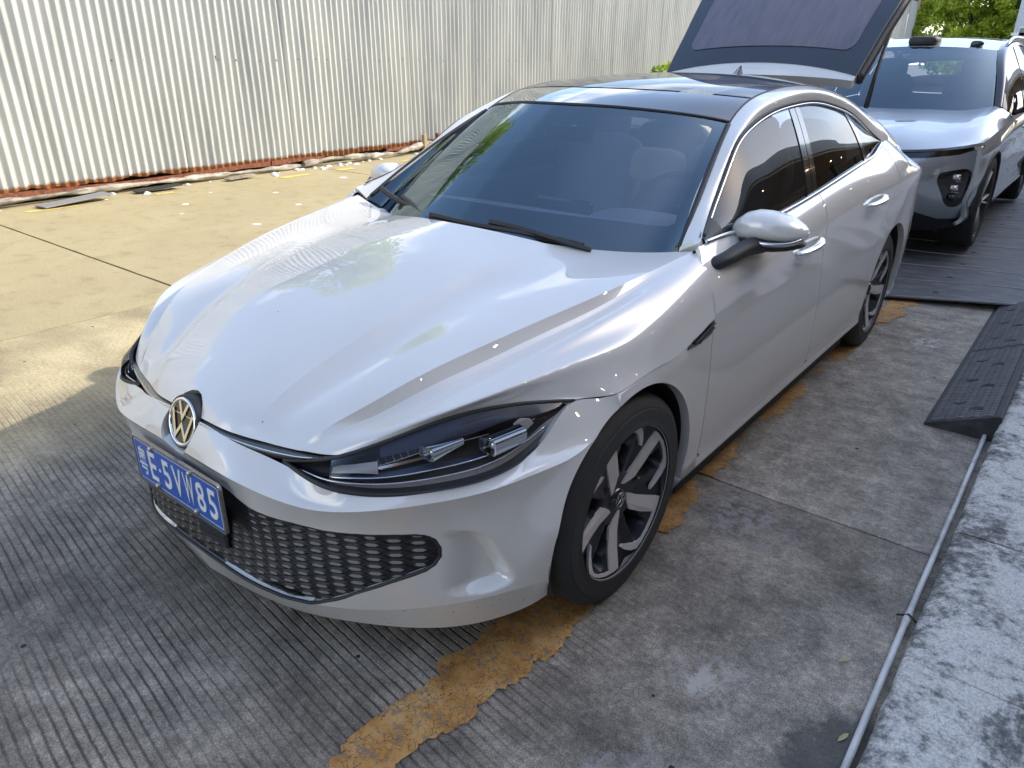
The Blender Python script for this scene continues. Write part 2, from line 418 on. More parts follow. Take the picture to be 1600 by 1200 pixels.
BUMPROWS = [
 [(0,-0.812,0.15),(0.18,-0.792,0.146),(0.377,-0.742,0.142),(0.492,-0.69,0.144),(0.609,-0.625,0.148),(0.74,-0.515,0.156),(0.8,-0.435,0.168),(0.838,-0.37,0.185),(0.852,-0.335,0.197)],
 [(0,-0.842,0.232),(0.112,-0.84,0.232),(0.294,-0.816,0.222),(0.43,-0.757,0.208),(0.55,-0.692,0.213),(0.7,-0.59,0.24),(0.79,-0.5,0.258),(0.84,-0.42,0.262),(0.868,-0.352,0.25)],
 [(0,-0.824,0.345),(0.2,-0.818,0.335),(0.35,-0.795,0.325),(0.47,-0.748,0.322),(0.58,-0.688,0.325),(0.68,-0.612,0.333),(0.77,-0.525,0.345),(0.83,-0.44,0.358),(0.865,-0.388,0.366),(0.88,-0.358,0.37)],
 [(0,-0.822,0.49),(0.2,-0.816,0.48),(0.3,-0.815,0.466),(0.4,-0.782,0.455),(0.49,-0.744,0.452),(0.6,-0.684,0.458),(0.69,-0.608,0.463),(0.78,-0.51,0.47),(0.835,-0.42,0.476),(0.87,-0.355,0.477),(0.892,-0.305,0.478)],
 [(0,-0.843,0.562),(0.128,-0.843,0.562),(0.256,-0.838,0.557),(0.38,-0.812,0.541),(0.485,-0.772,0.531),(0.55,-0.741,0.537),(0.64,-0.685,0.553),(0.72,-0.615,0.568),(0.78,-0.543,0.578),(0.825,-0.46,0.587),(0.857,-0.37,0.594),(0.877,-0.29,0.598),(0.893,-0.195,0.612)],
 [(0,-0.822,0.608),(0.128,-0.82,0.606),(0.25,-0.806,0.595),(0.37,-0.778,0.572),(0.46,-0.758,0.557),(0.53,-0.732,0.556),(0.612,-0.6734,0.5583),(0.685,-0.5905,0.5626),(0.745,-0.5027,0.5713),(0.79,-0.425,0.5867),(0.827,-0.3297,0.6073),(0.864,-0.2374,0.6341),(0.8945,-0.1,0.675)],
 [(0,-0.798,0.638),(0.128,-0.795,0.634),(0.214,-0.79,0.625),(0.298,-0.768,0.609),(0.37,-0.754,0.598),(0.43,-0.748,0.591),(0.49,-0.74,0.583),(0.55,-0.7075,0.5722),(0.635,-0.6258,0.5617),(0.69,-0.5498,0.559),(0.75,-0.4653,0.5697),(0.782,-0.3969,0.5883),(0.8155,-0.3133,0.6468),(0.828,-0.2157,0.7083),(0.857,-0.1551,0.7041),(0.885,-0.105,0.7045)],
]
def hood_grid():
    rs = [row(r, 110) for r in HOODROWS]
    full = [mir(r) for r in rs[:0:-1]] + rs
    c = [8, 5, 3, 8, 8, 3, 7, 7, 7, 8, 8]
    k = len(HOODROWS) - 1
    cs = c[::-1] + c
    # indices of kinked rows in the mirrored list: crease A (row 2) and B (row 5)
    kn = [k - 5, k - 2, k + 2, k + 5]
    return loft(full, cs, kn)
def bump_grid(i0=0, i1=6):
    rs = [row(r, 280) for r in BUMPROWS]
    full = [np.concatenate([mir(r)[:0:-1], r]) for r in rs]
    return loft(full, [6, 20, 22, 20, 7, 7], [1, 4])

# side of the body, y stations x rows
def sidex(y):      # widest half width along the car, at about 0.6 m
    return np.interp(y, SY, SX)
_s = nspline([(-.5,.800),(-.38,.862),(-.25,.888),(-.1,.898),(.05,.901),(.3,.902),(.6,.902),(1.5,.903),(2.2,.905),(2.731,.909),(3.0,.903),(3.25,.882),(3.45,.842),(3.6,.785),(3.72,.70),(3.82,.56)], n=300)
SY, SX = _s[:, 0], _s[:, 1]
def crease_z(y): return np.interp(y, [.2, .43, .83, 1.18, 1.45, 2.13, 2.75, 3.3, 3.9], [.765, .780, .822, .846, .860, .886, .900, .900, .895])
_b = nspline([(.40,.797,.958),(.485,.802,.968),(.8,.818,.970),(1.15,.828,.980),(1.5,.830,1.005),(1.87,.824,1.033),(2.29,.803,1.053),(2.50,.785,1.068),(2.63,.770,1.098),(2.75,.762,1.110),(2.94,.765,1.070),(3.2,.765,1.000),(3.40,.745,.955),(3.58,.70,.925),(3.72,.62,.91),(3.82,.50,.90)], n=300)
def belt(y): return np.interp(y, _b[:, 0], _b[:, 1]), np.interp(y, _b[:, 0], _b[:, 2])
def side_grid(y0=.0, y1=3.82, n=230):
    ys = np.linspace(y0, y1, n); w = sidex(ys); bx, bz = belt(np.maximum(ys, .40)); cz = crease_z(ys)
    bz = np.where(ys < .45, .9 + (ys - .1) * .15, bz); bx = np.where(ys < .45, .83 - (ys) * .05, bx)
    up = np.clip((ys - 3.2) / .6, 0, 1)
    def R(dx, z): return np.stack([w - dx, ys, z + ys * 0], 1)
    rows = [R(.075, .165 + up * .06), R(.045, .185 + up * .08), R(.016, .235 + up * .08), R(.020, .262 + up * .08), R(.010, .33 + up * .06), R(.002, .46), R(0, .60), R(.004, .72), R(.004, cz)]
    f = lambda a, k: np.stack([(w - .004) * (1 - k) + bx * k, ys, cz * (1 - a) + bz * a], 1)
    rows += [f(.22, .05), f(.45, .20), f(.75, .55), f(1.0, 1.0)]
    return loft(rows, [2, 3, 3, 3, 6, 6, 6, 5, 4, 4, 5, 5], [2, 3, 8])
def xq(ctrl, q, i, j):
    return np.interp(q, [c[i] for c in ctrl], [c[j] for c in ctrl])

# roof, glass and pillars
DLO = [(.800,.490,.978),(.735,.687,1.045),(.69,.874,1.148),(.665,.999,1.225),(.645,1.153,1.272),(.635,1.366,1.312),(.632,1.619,1.331),(.636,1.85,1.333),(.648,2.13,1.303),(.675,2.42,1.238),(.722,2.60,1.150),(.755,2.66,1.112)]
RIN = [(.734,.482,.950),(.657,.742,1.092),(.617,.949,1.198),(.580,1.125,1.280),(.570,1.256,1.333),(.566,1.45,1.370),(.570,1.6,1.384),(.578,1.75,1.390),(.586,2.0,1.384),(.592,2.25,1.358),(.596,2.50,1.318),(.598,2.75,1.262)]

# ================================================================= ground, kerb, paint
def concrete(name, ca, cb, groove=False, stain=True):
    m = mat(name, ca, .85); P = pos(m); lk = m.node_tree.links.new
    sp = add(m, 'ShaderNodeSeparateXYZ'); lk(P, sp.inputs[0])
    big = noise(m, P, .9, 6, .62, .3); mid = noise(m, P, 5.5, 6, .65); fine = noise(m, P, 60, 5, .7)
    r1 = ramp(m, [(.30, (0, 0, 0)), (.70, (1, 1, 1))]); lk(big, r1.inputs[0])
    c = mixc(m, r1.outputs[0], cb, ca)
    r2 = ramp(m, [(.32, (.66, .66, .67)), (.5, (.97, .97, .97)), (.70, (1.22, 1.21, 1.19))] if stain else [(.32, (.80, .79, .77)), (.46, (1, 1, 1)), (.66, (1.04, 1.04, 1.04)), (.74, (1.16, 1.17, 1.2))]); lk(mid, r2.inputs[0]); c = mixc(m, 1.0, c, r2.outputs[0], 'MULTIPLY')
    r3 = ramp(m, [(.30, (.62, .62, .62)) if stain else (.3, (.80, .80, .80)), (.52, (1, 1, 1)), (.72, (1.38, 1.38, 1.38)) if stain else (.72, (1.16, 1.16, 1.16))]); lk(fine, r3.inputs[0]); c = mixc(m, .9, c, r3.outputs[0], 'MULTIPLY')
    if stain:
        patch = noise(m, P, 13, 9, .78, .2); rp2 = ramp(m, [(.40, (.74, .735, .73)), (.50, (.98, .98, .98)), (.545, (1.10, 1.10, 1.10)), (.62, (1.30, 1.30, 1.31))]); lk(patch, rp2.inputs[0]); c = mixc(m, 1.0, c, rp2.outputs[0], 'MULTIPLY')
        grit = noise(m, P, 230, 3, .6); rg_ = ramp(m, [(.36, (.62, .62, .62)), (.5, (1, 1, 1)), (.66, (1.38, 1.38, 1.38))]); lk(grit, rg_.inputs[0]); c = mixc(m, 1.0, c, rg_.outputs[0], 'MULTIPLY')
        vs2 = add(m, 'ShaderNodeTexVoronoi', Scale=42.0); lk(P, vs2.inputs['Vector']); cs2 = add(m, 'ShaderNodeSeparateColor'); lk(vs2.outputs['Color'], cs2.inputs[0])
        c = mixc(m, math_(m, 'MULTIPLY', math_(m, 'LESS_THAN', vs2.outputs['Distance'], .085), math_(m, 'LESS_THAN', cs2.outputs[0], .05)), c, (.62, .60, .56))
    h = math_(m, 'MULTIPLY', fine, .35)
    h = math_(m, 'ADD', h, math_(m, 'MULTIPLY', mid, .6))
    nrm = bump(m, h, .55, .006)
    if groove:
        wob = noise(m, P, 2.3, 3, .5)
        g = math_(m, 'ADD', sp.outputs['Y'], math_(m, 'MULTIPLY', sp.outputs['X'], .125))
        g = math_(m, 'ADD', g, math_(m, 'MULTIPLY', wob, .016))
        g = math_(m, 'ADD', g, math_(m, 'MULTIPLY', fine, .007))
        fr = math_(m, 'FRACT', math_(m, 'MULTIPLY', g, 1 / .0262))
        tri = math_(m, 'ABSOLUTE', math_(m, 'SUBTRACT', fr, .5))
        gm_ = ramp(m, [(.0, (1, 1, 1)), (.09, (.55, .55, .55)), (.17, (0, 0, 0))]); lk(tri, gm_.inputs[0])
        # grooves fade in and out in worn patches and stop towards the far end of the slab and the kerb
        wear = ramp(m, [(.34, (.15, .15, .15)), (.55, (1, 1, 1))]); lk(noise(m, P, 1.7, 4, .6), wear.inputs[0])
        mk = add(m, 'ShaderNodeMapRange'); mk.inputs[1].default_value = .25; mk.inputs[2].default_value = -.35; lk(sp.outputs['Y'], mk.inputs[0])
        mk3 = add(m, 'ShaderNodeMapRange'); mk3.inputs[1].default_value = -2.3; mk3.inputs[2].default_value = -1.5; lk(sp.outputs['X'], mk3.inputs[0])
        mk2 = add(m, 'ShaderNodeMapRange'); mk2.inputs[1].default_value = 1.15; mk2.inputs[2].default_value = .72; lk(sp.outputs['X'], mk2.inputs[0])
        k = math_(m, 'MULTIPLY', math_(m, 'MULTIPLY', gm_.outputs[0], wear.outputs[0]), math_(m, 'MULTIPLY', math_(m, 'MULTIPLY', mk.outputs[0], mk3.outputs[0]), mk2.outputs[0]))
        c = mixc(m, math_(m, 'MULTIPLY', k, .82), c, (.026, .024, .024))
        nrm = bump(m, math_(m, 'SUBTRACT', 1.0, k), .8, .005, nrm)
        # dusty yellow wash with the sunlit tone painted in towards the open yard
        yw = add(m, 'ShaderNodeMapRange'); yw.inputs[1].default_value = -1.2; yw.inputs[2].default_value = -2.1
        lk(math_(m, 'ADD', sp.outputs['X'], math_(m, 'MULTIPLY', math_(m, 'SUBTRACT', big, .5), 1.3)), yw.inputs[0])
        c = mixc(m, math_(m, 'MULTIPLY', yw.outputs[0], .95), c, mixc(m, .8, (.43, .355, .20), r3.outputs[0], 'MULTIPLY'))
        # dark oily streaks running along the drive
        st = ramp(m, [(.40, (.50, .49, .49)), (.62, (1.08, 1.08, 1.09))]); lk(noise(m, P, 1.0, 5, .6, .4, (1.0, 1.8, 1)), st.inputs[0])
        c = mixc(m, .75, c, st.outputs[0], 'MULTIPLY')
    if stain:
        for (x, y, z), rad, col, st_ in (((1.64, -.20, 0), .22, (.06, .062, .055), -1), ((1.135, 3.01, 0), .09, (.58, .55, .50), .6), ((1.235, -.155, 0), .13, (.50, .47, .43), .35), ((1.30, -.62, 0), .2, (.38, .38, .38), .4), ((1.02, .62, 0), .22, (.33, .33, .33), .35)):
            dn = add(m, 'ShaderNodeVectorMath', operation='DISTANCE'); lk(P, dn.inputs[0]); dn.inputs[1].default_value = (x, y, z)
            dd = math_(m, 'ADD', dn.outputs['Value'], math_(m, 'MULTIPLY', math_(m, 'SUBTRACT', noise(m, P, 9, 5, .7), .5), .45 if st_ > 0 else .28))
            f = math_(m, 'MULTIPLY', math_(m, 'SUBTRACT', rad, dd, True), 14.0, True) if st_ < 0 else math_(m, 'MULTIPLY', math_(m, 'MULTIPLY', math_(m, 'SUBTRACT', rad, dd, True), st_ / rad * 3, True), math_(m, 'MULTIPLY', math_(m, 'SUBTRACT', noise(m, P, 24, 6, .75), .47, True), 16.0, True))
            c = mixc(m, math_(m, 'MULTIPLY', f, .85), c, col)
        v = add(m, 'ShaderNodeTexVoronoi', Scale=7.0); lk(P, v.inputs['Vector'])
        cs = add(m, 'ShaderNodeSeparateColor'); lk(v.outputs['Color'], cs.inputs[0])
        f = math_(m, 'MULTIPLY', math_(m, 'LESS_THAN', v.outputs['Distance'], .055), math_(m, 'LESS_THAN', cs.outputs[0], .35))
        c = mixc(m, f, c, (.025, .025, .025))
    setb(m, 'Base Color', c); setb(m, 'Normal', nrm); return m
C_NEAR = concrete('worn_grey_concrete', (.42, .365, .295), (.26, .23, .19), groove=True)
C_MID = concrete('grey_concrete', (.38, .335, .275), (.27, .24, .20))
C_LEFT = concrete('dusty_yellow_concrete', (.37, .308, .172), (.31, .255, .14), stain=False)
EARTH = concrete('joint_dirt', (.06, .055, .05), (.03, .03, .03), stain=False)

g = mesh_obj('ground', [(-300, -300, -.022), (300, -300, -.022), (300, 400, -.022), (-300, 400, -.022)], [(0, 1, 2, 3)], EARTH, None, False); structure(g)
def slab(x0, x1, y0, y1, m, z=0.0, parent=None, name='concrete_slab', th=.03, gap=.0035):
    nx = max(2, int((x1 - x0) / .25)); xs = np.linspace(x0 + gap, x1 - gap, nx); ys = np.linspace(y0 + gap, y1 - gap, max(2, int((y1 - y0) / .25)))
    top = np.array([[(x, y + .0025 * math.sin(x * 9 + y0) * (abs(y - y0) < .1), z) for y in ys] for x in xs]); V, F = grid_vf(top); F = [tuple(f)[::-1] for f in F]
    V = list(map(tuple, V)); n = len(ys)
    loop = [i * n for i in range(nx)] + [(nx - 1) * n + j for j in range(1, n)] + [i * n + n - 1 for i in range(nx - 2, -1, -1)] + [j for j in range(n - 2, 0, -1)]
    b = len(V); V += [(V[i][0], V[i][1], z - th) for i in loop]
    F += [(loop[(i + 1) % len(loop)], loop[i], b + i, b + (i + 1) % len(loop)) for i in range(len(loop))]
    o = mesh_obj(name, V, F, m, None, False)
    if parent: o.parent = parent
    # faces wind either way: make the top look up
    me = o.data
    if me.polygons[0].normal.z < 0: me.flip_normals()
    return o
ybr = [-13.5, -8.4, -3.7, .80, 5.3, 9.8, 14.3, 18.8, 23.3, 27.8, 32.3, 36.8, 41.3, 45.8, 50.3, 55]
for a, b in zip(ybr[:-1], ybr[1:]):
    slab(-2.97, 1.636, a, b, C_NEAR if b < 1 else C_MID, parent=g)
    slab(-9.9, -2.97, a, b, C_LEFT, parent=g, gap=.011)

# painted kerb and pavement on the right
SW = mat('worn_white_kerb_paint', (.5, .5, .52), .8); P = pos(SW); lk = SW.node_tree.links.new; sp = add(SW, 'ShaderNodeSeparateXYZ'); lk(P, sp.inputs[0])
a = noise(SW, P, 4.5, 9, .74, .4); b = noise(SW, P, 42, 5, .7)
edge = add(SW, 'ShaderNodeMapRange'); edge.inputs[1].default_value = 1.64; edge.inputs[2].default_value = 1.80; edge.inputs[3].default_value = .10; edge.inputs[4].default_value = 0; lk(sp.outputs['X'], edge.inputs[0])
s_ = math_(SW, 'ADD', math_(SW, 'ADD', a, math_(SW, 'MULTIPLY', b, .40)), edge.outputs[0])
rr = ramp(SW, [(.70, (.72, .685, .63)), (.765, (.50, .475, .44)), (.81, (.25, .24, .22)), (.90, (.085, .082, .075))]); lk(s_, rr.inputs[0])
vv = add(SW, 'ShaderNodeTexVoronoi', feature='DISTANCE_TO_EDGE', Scale=38.0); lk(mixc(SW, .06, P, add(SW, 'ShaderNodeTexNoise', Scale=8.0).outputs['Color'], 'ADD'), vv.inputs['Vector'])
cr_ = math_(SW, 'LESS_THAN', vv.outputs['Distance'], .012)
ck = math_(SW, 'MULTIPLY', cr_, math_(SW, 'LESS_THAN', noise(SW, P, 2.6, 3), .55))
_g = ramp(SW, [(.36, (.70, .70, .70)), (.5, (1, 1, 1)), (.66, (1.15, 1.15, 1.15))]); lk(noise(SW, P, 150, 4, .65), _g.inputs[0])
setb(SW, 'Base Color', mixc(SW, 1.0, mixc(SW, math_(SW, 'MULTIPLY', ck, .45), rr.outputs[0], (.05, .05, .055)), _g.outputs[0], 'MULTIPLY'))
setb(SW, 'Normal', bump(SW, math_(SW, 'ADD', math_(SW, 'MULTIPLY', a, 1.2), math_(SW, 'MULTIPLY', b, .6)), .7, .008))
pav = bpy.data.objects.new('pavement', None); COL.objects.link(pav); structure(pav)
def kerb_slab(y0, y1):
    ys = np.linspace(y0 + (.0015 if abs(y0 - .135) < .01 else .006), y1 - (.0015 if abs(y1 - .135) < .01 else .006), int((y1 - y0) / .035) + 2); xs = np.concatenate([[1.628, 1.630, 1.634, 1.645], np.linspace(1.67, 8.2, 80)])
    G = np.zeros((len(xs), len(ys), 3)); from mathutils import noise as mn
    for i, x in enumerate(xs):
        for j, y in enumerate(ys):
            n = mn.noise((x * 9, y * 9, 1)) ; n2 = mn.noise((0, y * 14, 3)); n3 = mn.noise((1, y * 40, 5))
            z = .102 + .003 * n; xx = x
            if i == 0: z = .002
            if i == 1: z = .072 + .012 * n2
            if i == 2: z = .090 + .007 * n2
            if i == 3: z = .099 + .003 * n3
            if i < 4: xx += .007 * n2 + .004 * n3
            G[i, j] = (xx, y, z)
    V, F = grid_vf(G); V = list(map(tuple, V)); n = len(V); m_ = len(ys)
    for jj in (0, m_ - 1):      # end faces
        b = len(V); col = [i * m_ + jj for i in range(len(xs))]; V += [(V[c][0], V[c][1], -.01) for c in col]
        F = list(map(tuple, F)) + [(col[i], col[i + 1], b + i + 1, b + i) for i in range(len(xs) - 1)]
    o = mesh_obj('pavement_slab', V, F, SW, pav, True, 40)
    return o
for a, b in ((-9, -4.2), (-4.2, -1.9), (-1.9, .135), (.135, .835), (.835, 3.2), (3.2, 5.6), (5.6, 8.0), (8.0, 12.0), (12, 17), (17, 22)): kerb_slab(a, b)

# flaked yellow line
YP = mat('cracked_yellow_paint', (.5, .28, .07), .75); P = pos(YP); lk = YP.node_tree.links.new
n1 = noise(YP, P, 9, 6, .7); r1 = ramp(YP, [(.35, (.32, .155, .040)), (.5, (.50, .26, .075)), (.66, (.56, .36, .16))]); lk(n1, r1.inputs[0])
wv_ = mixc(YP, .05, P, add(YP, 'ShaderNodeTexNoise', Scale=14.0).outputs['Color'], 'ADD')
v1 = add(YP, 'ShaderNodeTexVoronoi', feature='DISTANCE_TO_EDGE', Scale=52.0); lk(wv_, v1.inputs['Vector'])
k1 = math_(YP, 'LESS_THAN', v1.outputs['Distance'], .030)
k1 = math_(YP, 'MULTIPLY', k1, math_(YP, 'LESS_THAN', noise(YP, P, 12, 3), .56))
c = mixc(YP, math_(YP, 'MULTIPLY', k1, .8), r1.outputs[0], (.05, .035, .02))
n2 = noise(YP, P, 34, 5, .75); r2 = ramp(YP, [(.54, (0, 0, 0)), (.60, (1, 1, 1))]); lk(n2, r2.inputs[0]); c = mixc(YP, math_(YP, 'MULTIPLY', r2.outputs[0], .75), c, (.20, .165, .13))
setb(YP, 'Base Color', c); setb(YP, 'Normal', bump(YP, math_(YP, 'SUBTRACT', n1, math_(YP, 'MULTIPLY', k1, .5)), .5, .003))
YS = mat('sunlit_yellow_paint_flecks', (.62, .46, .12), .8)
yl_ = thing('yellow_line', 'flaked orange-yellow painted line on the concrete under the left wheels of the white car', 'painted line', (.76, 1.4, 0))
def patch_outline(L, R, jit=.012, step=.010, seed=0):
    """L, R: lists of (x, y) down each side; returns a ragged closed outline"""
    rg = np.random.default_rng(seed)
    def rag(P, s):
        P = np.array(P, float); n = max(4, int(np.linalg.norm(np.diff(P, axis=0), axis=1).sum() / step)); Q = even(P, n)
        low = np.interp(np.arange(n), np.arange(0, n + 8, 5), rg.normal(0, jit, len(np.arange(0, n + 8, 5)))); Q[:, 0] += low + rg.normal(0, jit * .38, n); Q[:, 1] += rg.normal(0, step * .45, n)
        return Q
    return np.vstack([rag(L, 1), rag(R[::-1], 1)])
def paint_patch(name, L, R, seed, m=YP, z=.004, parent=None, jit=.012, step=.010):
    P = patch_outline(L, R, jit, step, seed); n = len(P)
    import bmesh
    bm = bmesh.new(); vs_ = [bm.verts.new((x, y, z)) for x, y in P]
    bm.faces.new(vs_); bmesh.ops.triangulate(bm, faces=bm.faces[:]); 
    for f in bm.faces:
        if f.normal.z < 0: f.normal_flip()
    me = bpy.data.meshes.new(name); bm.to_mesh(me); bm.free(); me.materials.append(m)
    o = bpy.data.objects.new(name, me); COL.objects.link(o)
    if parent: attach(o, parent)
    return o
paint_patch('paint_patch', [(.655,-1.75),(.665,-1.3),(.672,-.98),(.660,-.80),(.668,-.60),(.690,-.46),(.672,-.385),(.68,-.20),(.70,.0),(.69,.15)], [(.80,-1.75),(.815,-1.2),(.800,-.84),(.835,-.66),(.850,-.45),(.872,-.30),(.862,-.15),(.842,-.06),(.84,.02),(.80,.15)], 1, parent=yl_)
paint_patch('paint_patch', [(.69,.30),(.70,.52),(.69,.74)], [(.86,.36),(.835,.50),(.845,.62),(.80,.74)], 2, parent=yl_)
paint_patch('paint_patch', [(.70,.81),(.72,.95),(.735,1.12)], [(.812,.81),(.83,.95),(.79,1.12)], 3, parent=yl_)
paint_patch('paint_patch', [(.73,1.19),(.745,1.22)], [(.775,1.19),(.78,1.23)], 4, parent=yl_, jit=.005)
paint_patch('paint_patch', [(.70,1.42),(.70,1.62),(.73,1.80),(.74,1.93)], [(.80,1.42),(.845,1.55),(.81,1.68),(.84,1.82),(.81,1.93)], 5, parent=yl_)
paint_patch('paint_patch', [(.77,2.15),(.78,2.22)], [(.805,2.15),(.81,2.22)], 6, parent=yl_, jit=.004)
paint_patch('paint_patch', [(.75,2.38),(.77,2.55),(.78,2.7)], [(.84,2.38),(.86,2.5),(.83,2.7)], 7, parent=yl_)
paint_patch('paint_patch', [(.76,3.12),(.76,3.4),(.77,3.84)], [(.865,3.15),(.90,3.35),(.93,3.50),(.885,3.60),(.95,3.78),(.91,3.86)], 8, parent=yl_)
y2 = thing('yellow_line', 'broken strip of yellow paint flecks in the sun along the foot of the metal wall', 'painted line', (-6.9, 4, 0))
for k, (x, y, l, w) in enumerate(((-6.95,1.2,.55,.05),(-7.0,2.6,.22,.04),(-6.98,4.3,.5,.05),(-7.02,5.3,.3,.06),(-7.05,6.6,.6,.06),(-7.05,7.6,.5,.05),(-7.1,9.2,.9,.06))):
    paint_patch('paint_patch', [(x - w, y), (x - w, y + l)], [(x + w, y), (x + w, y + l)], 20 + k, YS, parent=y2, jit=.02, step=.05)

# thin pipe along the kerb
PIPE = mat('grey_plastic_pipe', (.42, .41, .39), .5); Pq = pos(PIPE); rp_ = ramp(PIPE, [(.33, (.30, .29, .27)), (.5, (.62, .60, .57)), (.7, (.80, .78, .75))]); PIPE.node_tree.links.new(noise(PIPE, Pq, 11, 5, .7, 0, (1, .4, 1)), rp_.inputs[0]); setb(PIPE, 'Base Color', rp_.outputs[0])
pl = [(1.600, -2.6), (1.603, -1.4), (1.604, -.6), (1.604, -.2), (1.602, .10), (1.600, .42), (1.599, .9), (1.598, 1.4), (1.596, 1.80), (1.595, 1.92)]
pip = MB().tube(nspline(np.array([(x, y, .020 + .002 * math.sin(y * 5)) for x, y in pl]), n=60), .0088, 12).build('pipe', PIPE, None, True)
tag(pip, 'thin pale grey pipe lying on the concrete against the pavement edge', 'pipe')
for y in (.40,): MB().tube([(1.6005, y - .028, .021), (1.6, y + .028, .021)], .0105, 12).build('pipe_coupler', PIPE, pip, True)
MB().tube([(1.572, .425, .004), (1.588, .41, .022), (1.602, .405, .0335), (1.616, .40, .028), (1.632, .40, .014)], .0032, 6).build('wire_tie', BLACK, pip, True)
LEAF = mat('dry_leaf', (.42, .40, .22), .8)
for i, (x, y, a, lab) in enumerate(((1.505, .14, .9, 'small dry leaf on the concrete, the upper of two beside the pipe'), (1.575, -.12, 1.2, 'small dry leaf touching the pipe above the wet stain'))):
    c, s = math.cos(a), math.sin(a); V = [(x + c * u - s * v, y + s * u + c * v, .005 + w) for u, v, w in ((-.020, 0, 0), (-.007, .005, .003), (.010, .005, .004), (.022, 0, .002), (.010, -.005, .003), (-.007, -.005, .002))]
    o = mesh_obj('leaf', V, [(0, 1, 2, 3), (0, 3, 4, 5)], LEAF, None, False); tag(o, lab, 'leaf')

# rubber kerb ramp with raised tread
RUB = mat('worn_shaded_black_rubber', (.05, .05, .055), .6); Pq = pos(RUB); rr = ramp(RUB, [(.35, (.018, .019, .022)), (.55, (.034, .035, .04)), (.72, (.07, .07, .075))]); RUB.node_tree.links.new(noise(RUB, Pq, 16, 6, .7), rr.inputs[0]); setb(RUB, 'Base Color', rr.outputs[0]); setb(RUB, 'Normal', bump(RUB, noise(RUB, Pq, 150, 3), .4, .002))
RUBTOP = mat('scuffed_lit_rubber_tread', (.13, .13, .135), .55); setb(RUBTOP, 'Base Color', mixc(RUBTOP, noise(RUBTOP, pos(RUBTOP), 16, 6, .7), (.09, .092, .10), (.30, .30, .305)))  # tread tops painted lighter as lit and scuffed, the base darker as shaded gaps
rampo = thing('kerb_ramp', 'black rubber kerb ramp with herringbone tread against the pavement', 'kerb ramp', (1.5, 2.9, 0))
X0, X1, ZT = 1.362, 1.640, .126
def rz_(x): return .008 + (ZT - .008) * (x - X0) / (X1 - X0)
for k, (a, b) in enumerate(((1.832, 2.93), (2.936, 4.02))):
    sk = 0.0
    prof = [(X0, .0), (X0, .010), (X1 - .012, ZT - .004), (X1, ZT - .008), (X1, .0)]
    MB().prism(prof, lambda u, v: (u, a, v), lambda u, v: (u, b, v)).build('ramp_block', RUB, rampo)
    tr = MB(); ny = int((b - a - .02) / .0215); nx = 9
    sl_ = [(X0 + .10, a + .22 + .33 * q) for q in range(4)] + [(X1 - .10, a + .12 + .33 * q) for q in range(3)]
    for i in range(nx):
        for j in range(ny):
            x = X0 + .020 + (X1 - X0 - .052) * (i + .5) / nx; y = a + .016 + (b - a - .03) * (j + .5) / ny
            if any(abs(x - sx) < .022 and abs(y - sy) < .020 for sx, sy in sl_): continue
            s = 1 if i % 2 else -1; l, w = .0150, .0034; d = np.array([.80, .60 * s]); nn = np.array([-d[1], d[0]]); c = np.array([x, y])
            Q = [c + d * l + nn * w, c - d * l + nn * w, c - d * l - nn * w, c + d * l - nn * w]
            V = [(q[0], q[1], rz_(q[0]) - .004) for q in Q] + [(q[0], q[1], rz_(q[0]) + .0065) for q in Q]
            tr.add(V, [(4, 5, 6, 7), (0, 1, 5, 4), (1, 2, 6, 5), (2, 3, 7, 6), (3, 0, 4, 7)])
    stuff(tr.build('ramp_tread', RUBTOP, rampo))
    for sx, sy in sl_:
        ov = [(.017 * math.cos(t), .007 * math.sin(t)) for t in np.linspace(0, 6.283, 13)[:-1]]
        mesh_obj('fixing_slot', [(sx + u, sy + v, rz_(sx + u) - .0005) for u, v in ov], [tuple(range(12))], DARK, rampo, False)
        mesh_obj('fixing_rim', [(sx + u * 1.0, sy + v, rz_(sx + u) + .003) for u, v in ov] + [(sx + u * 1.0, sy + v, rz_(sx + u) - .001) for u, v in ov], [(i, (i + 1) % 12, 12 + (i + 1) % 12, 12 + i) for i in range(12)], RUB, rampo, False)
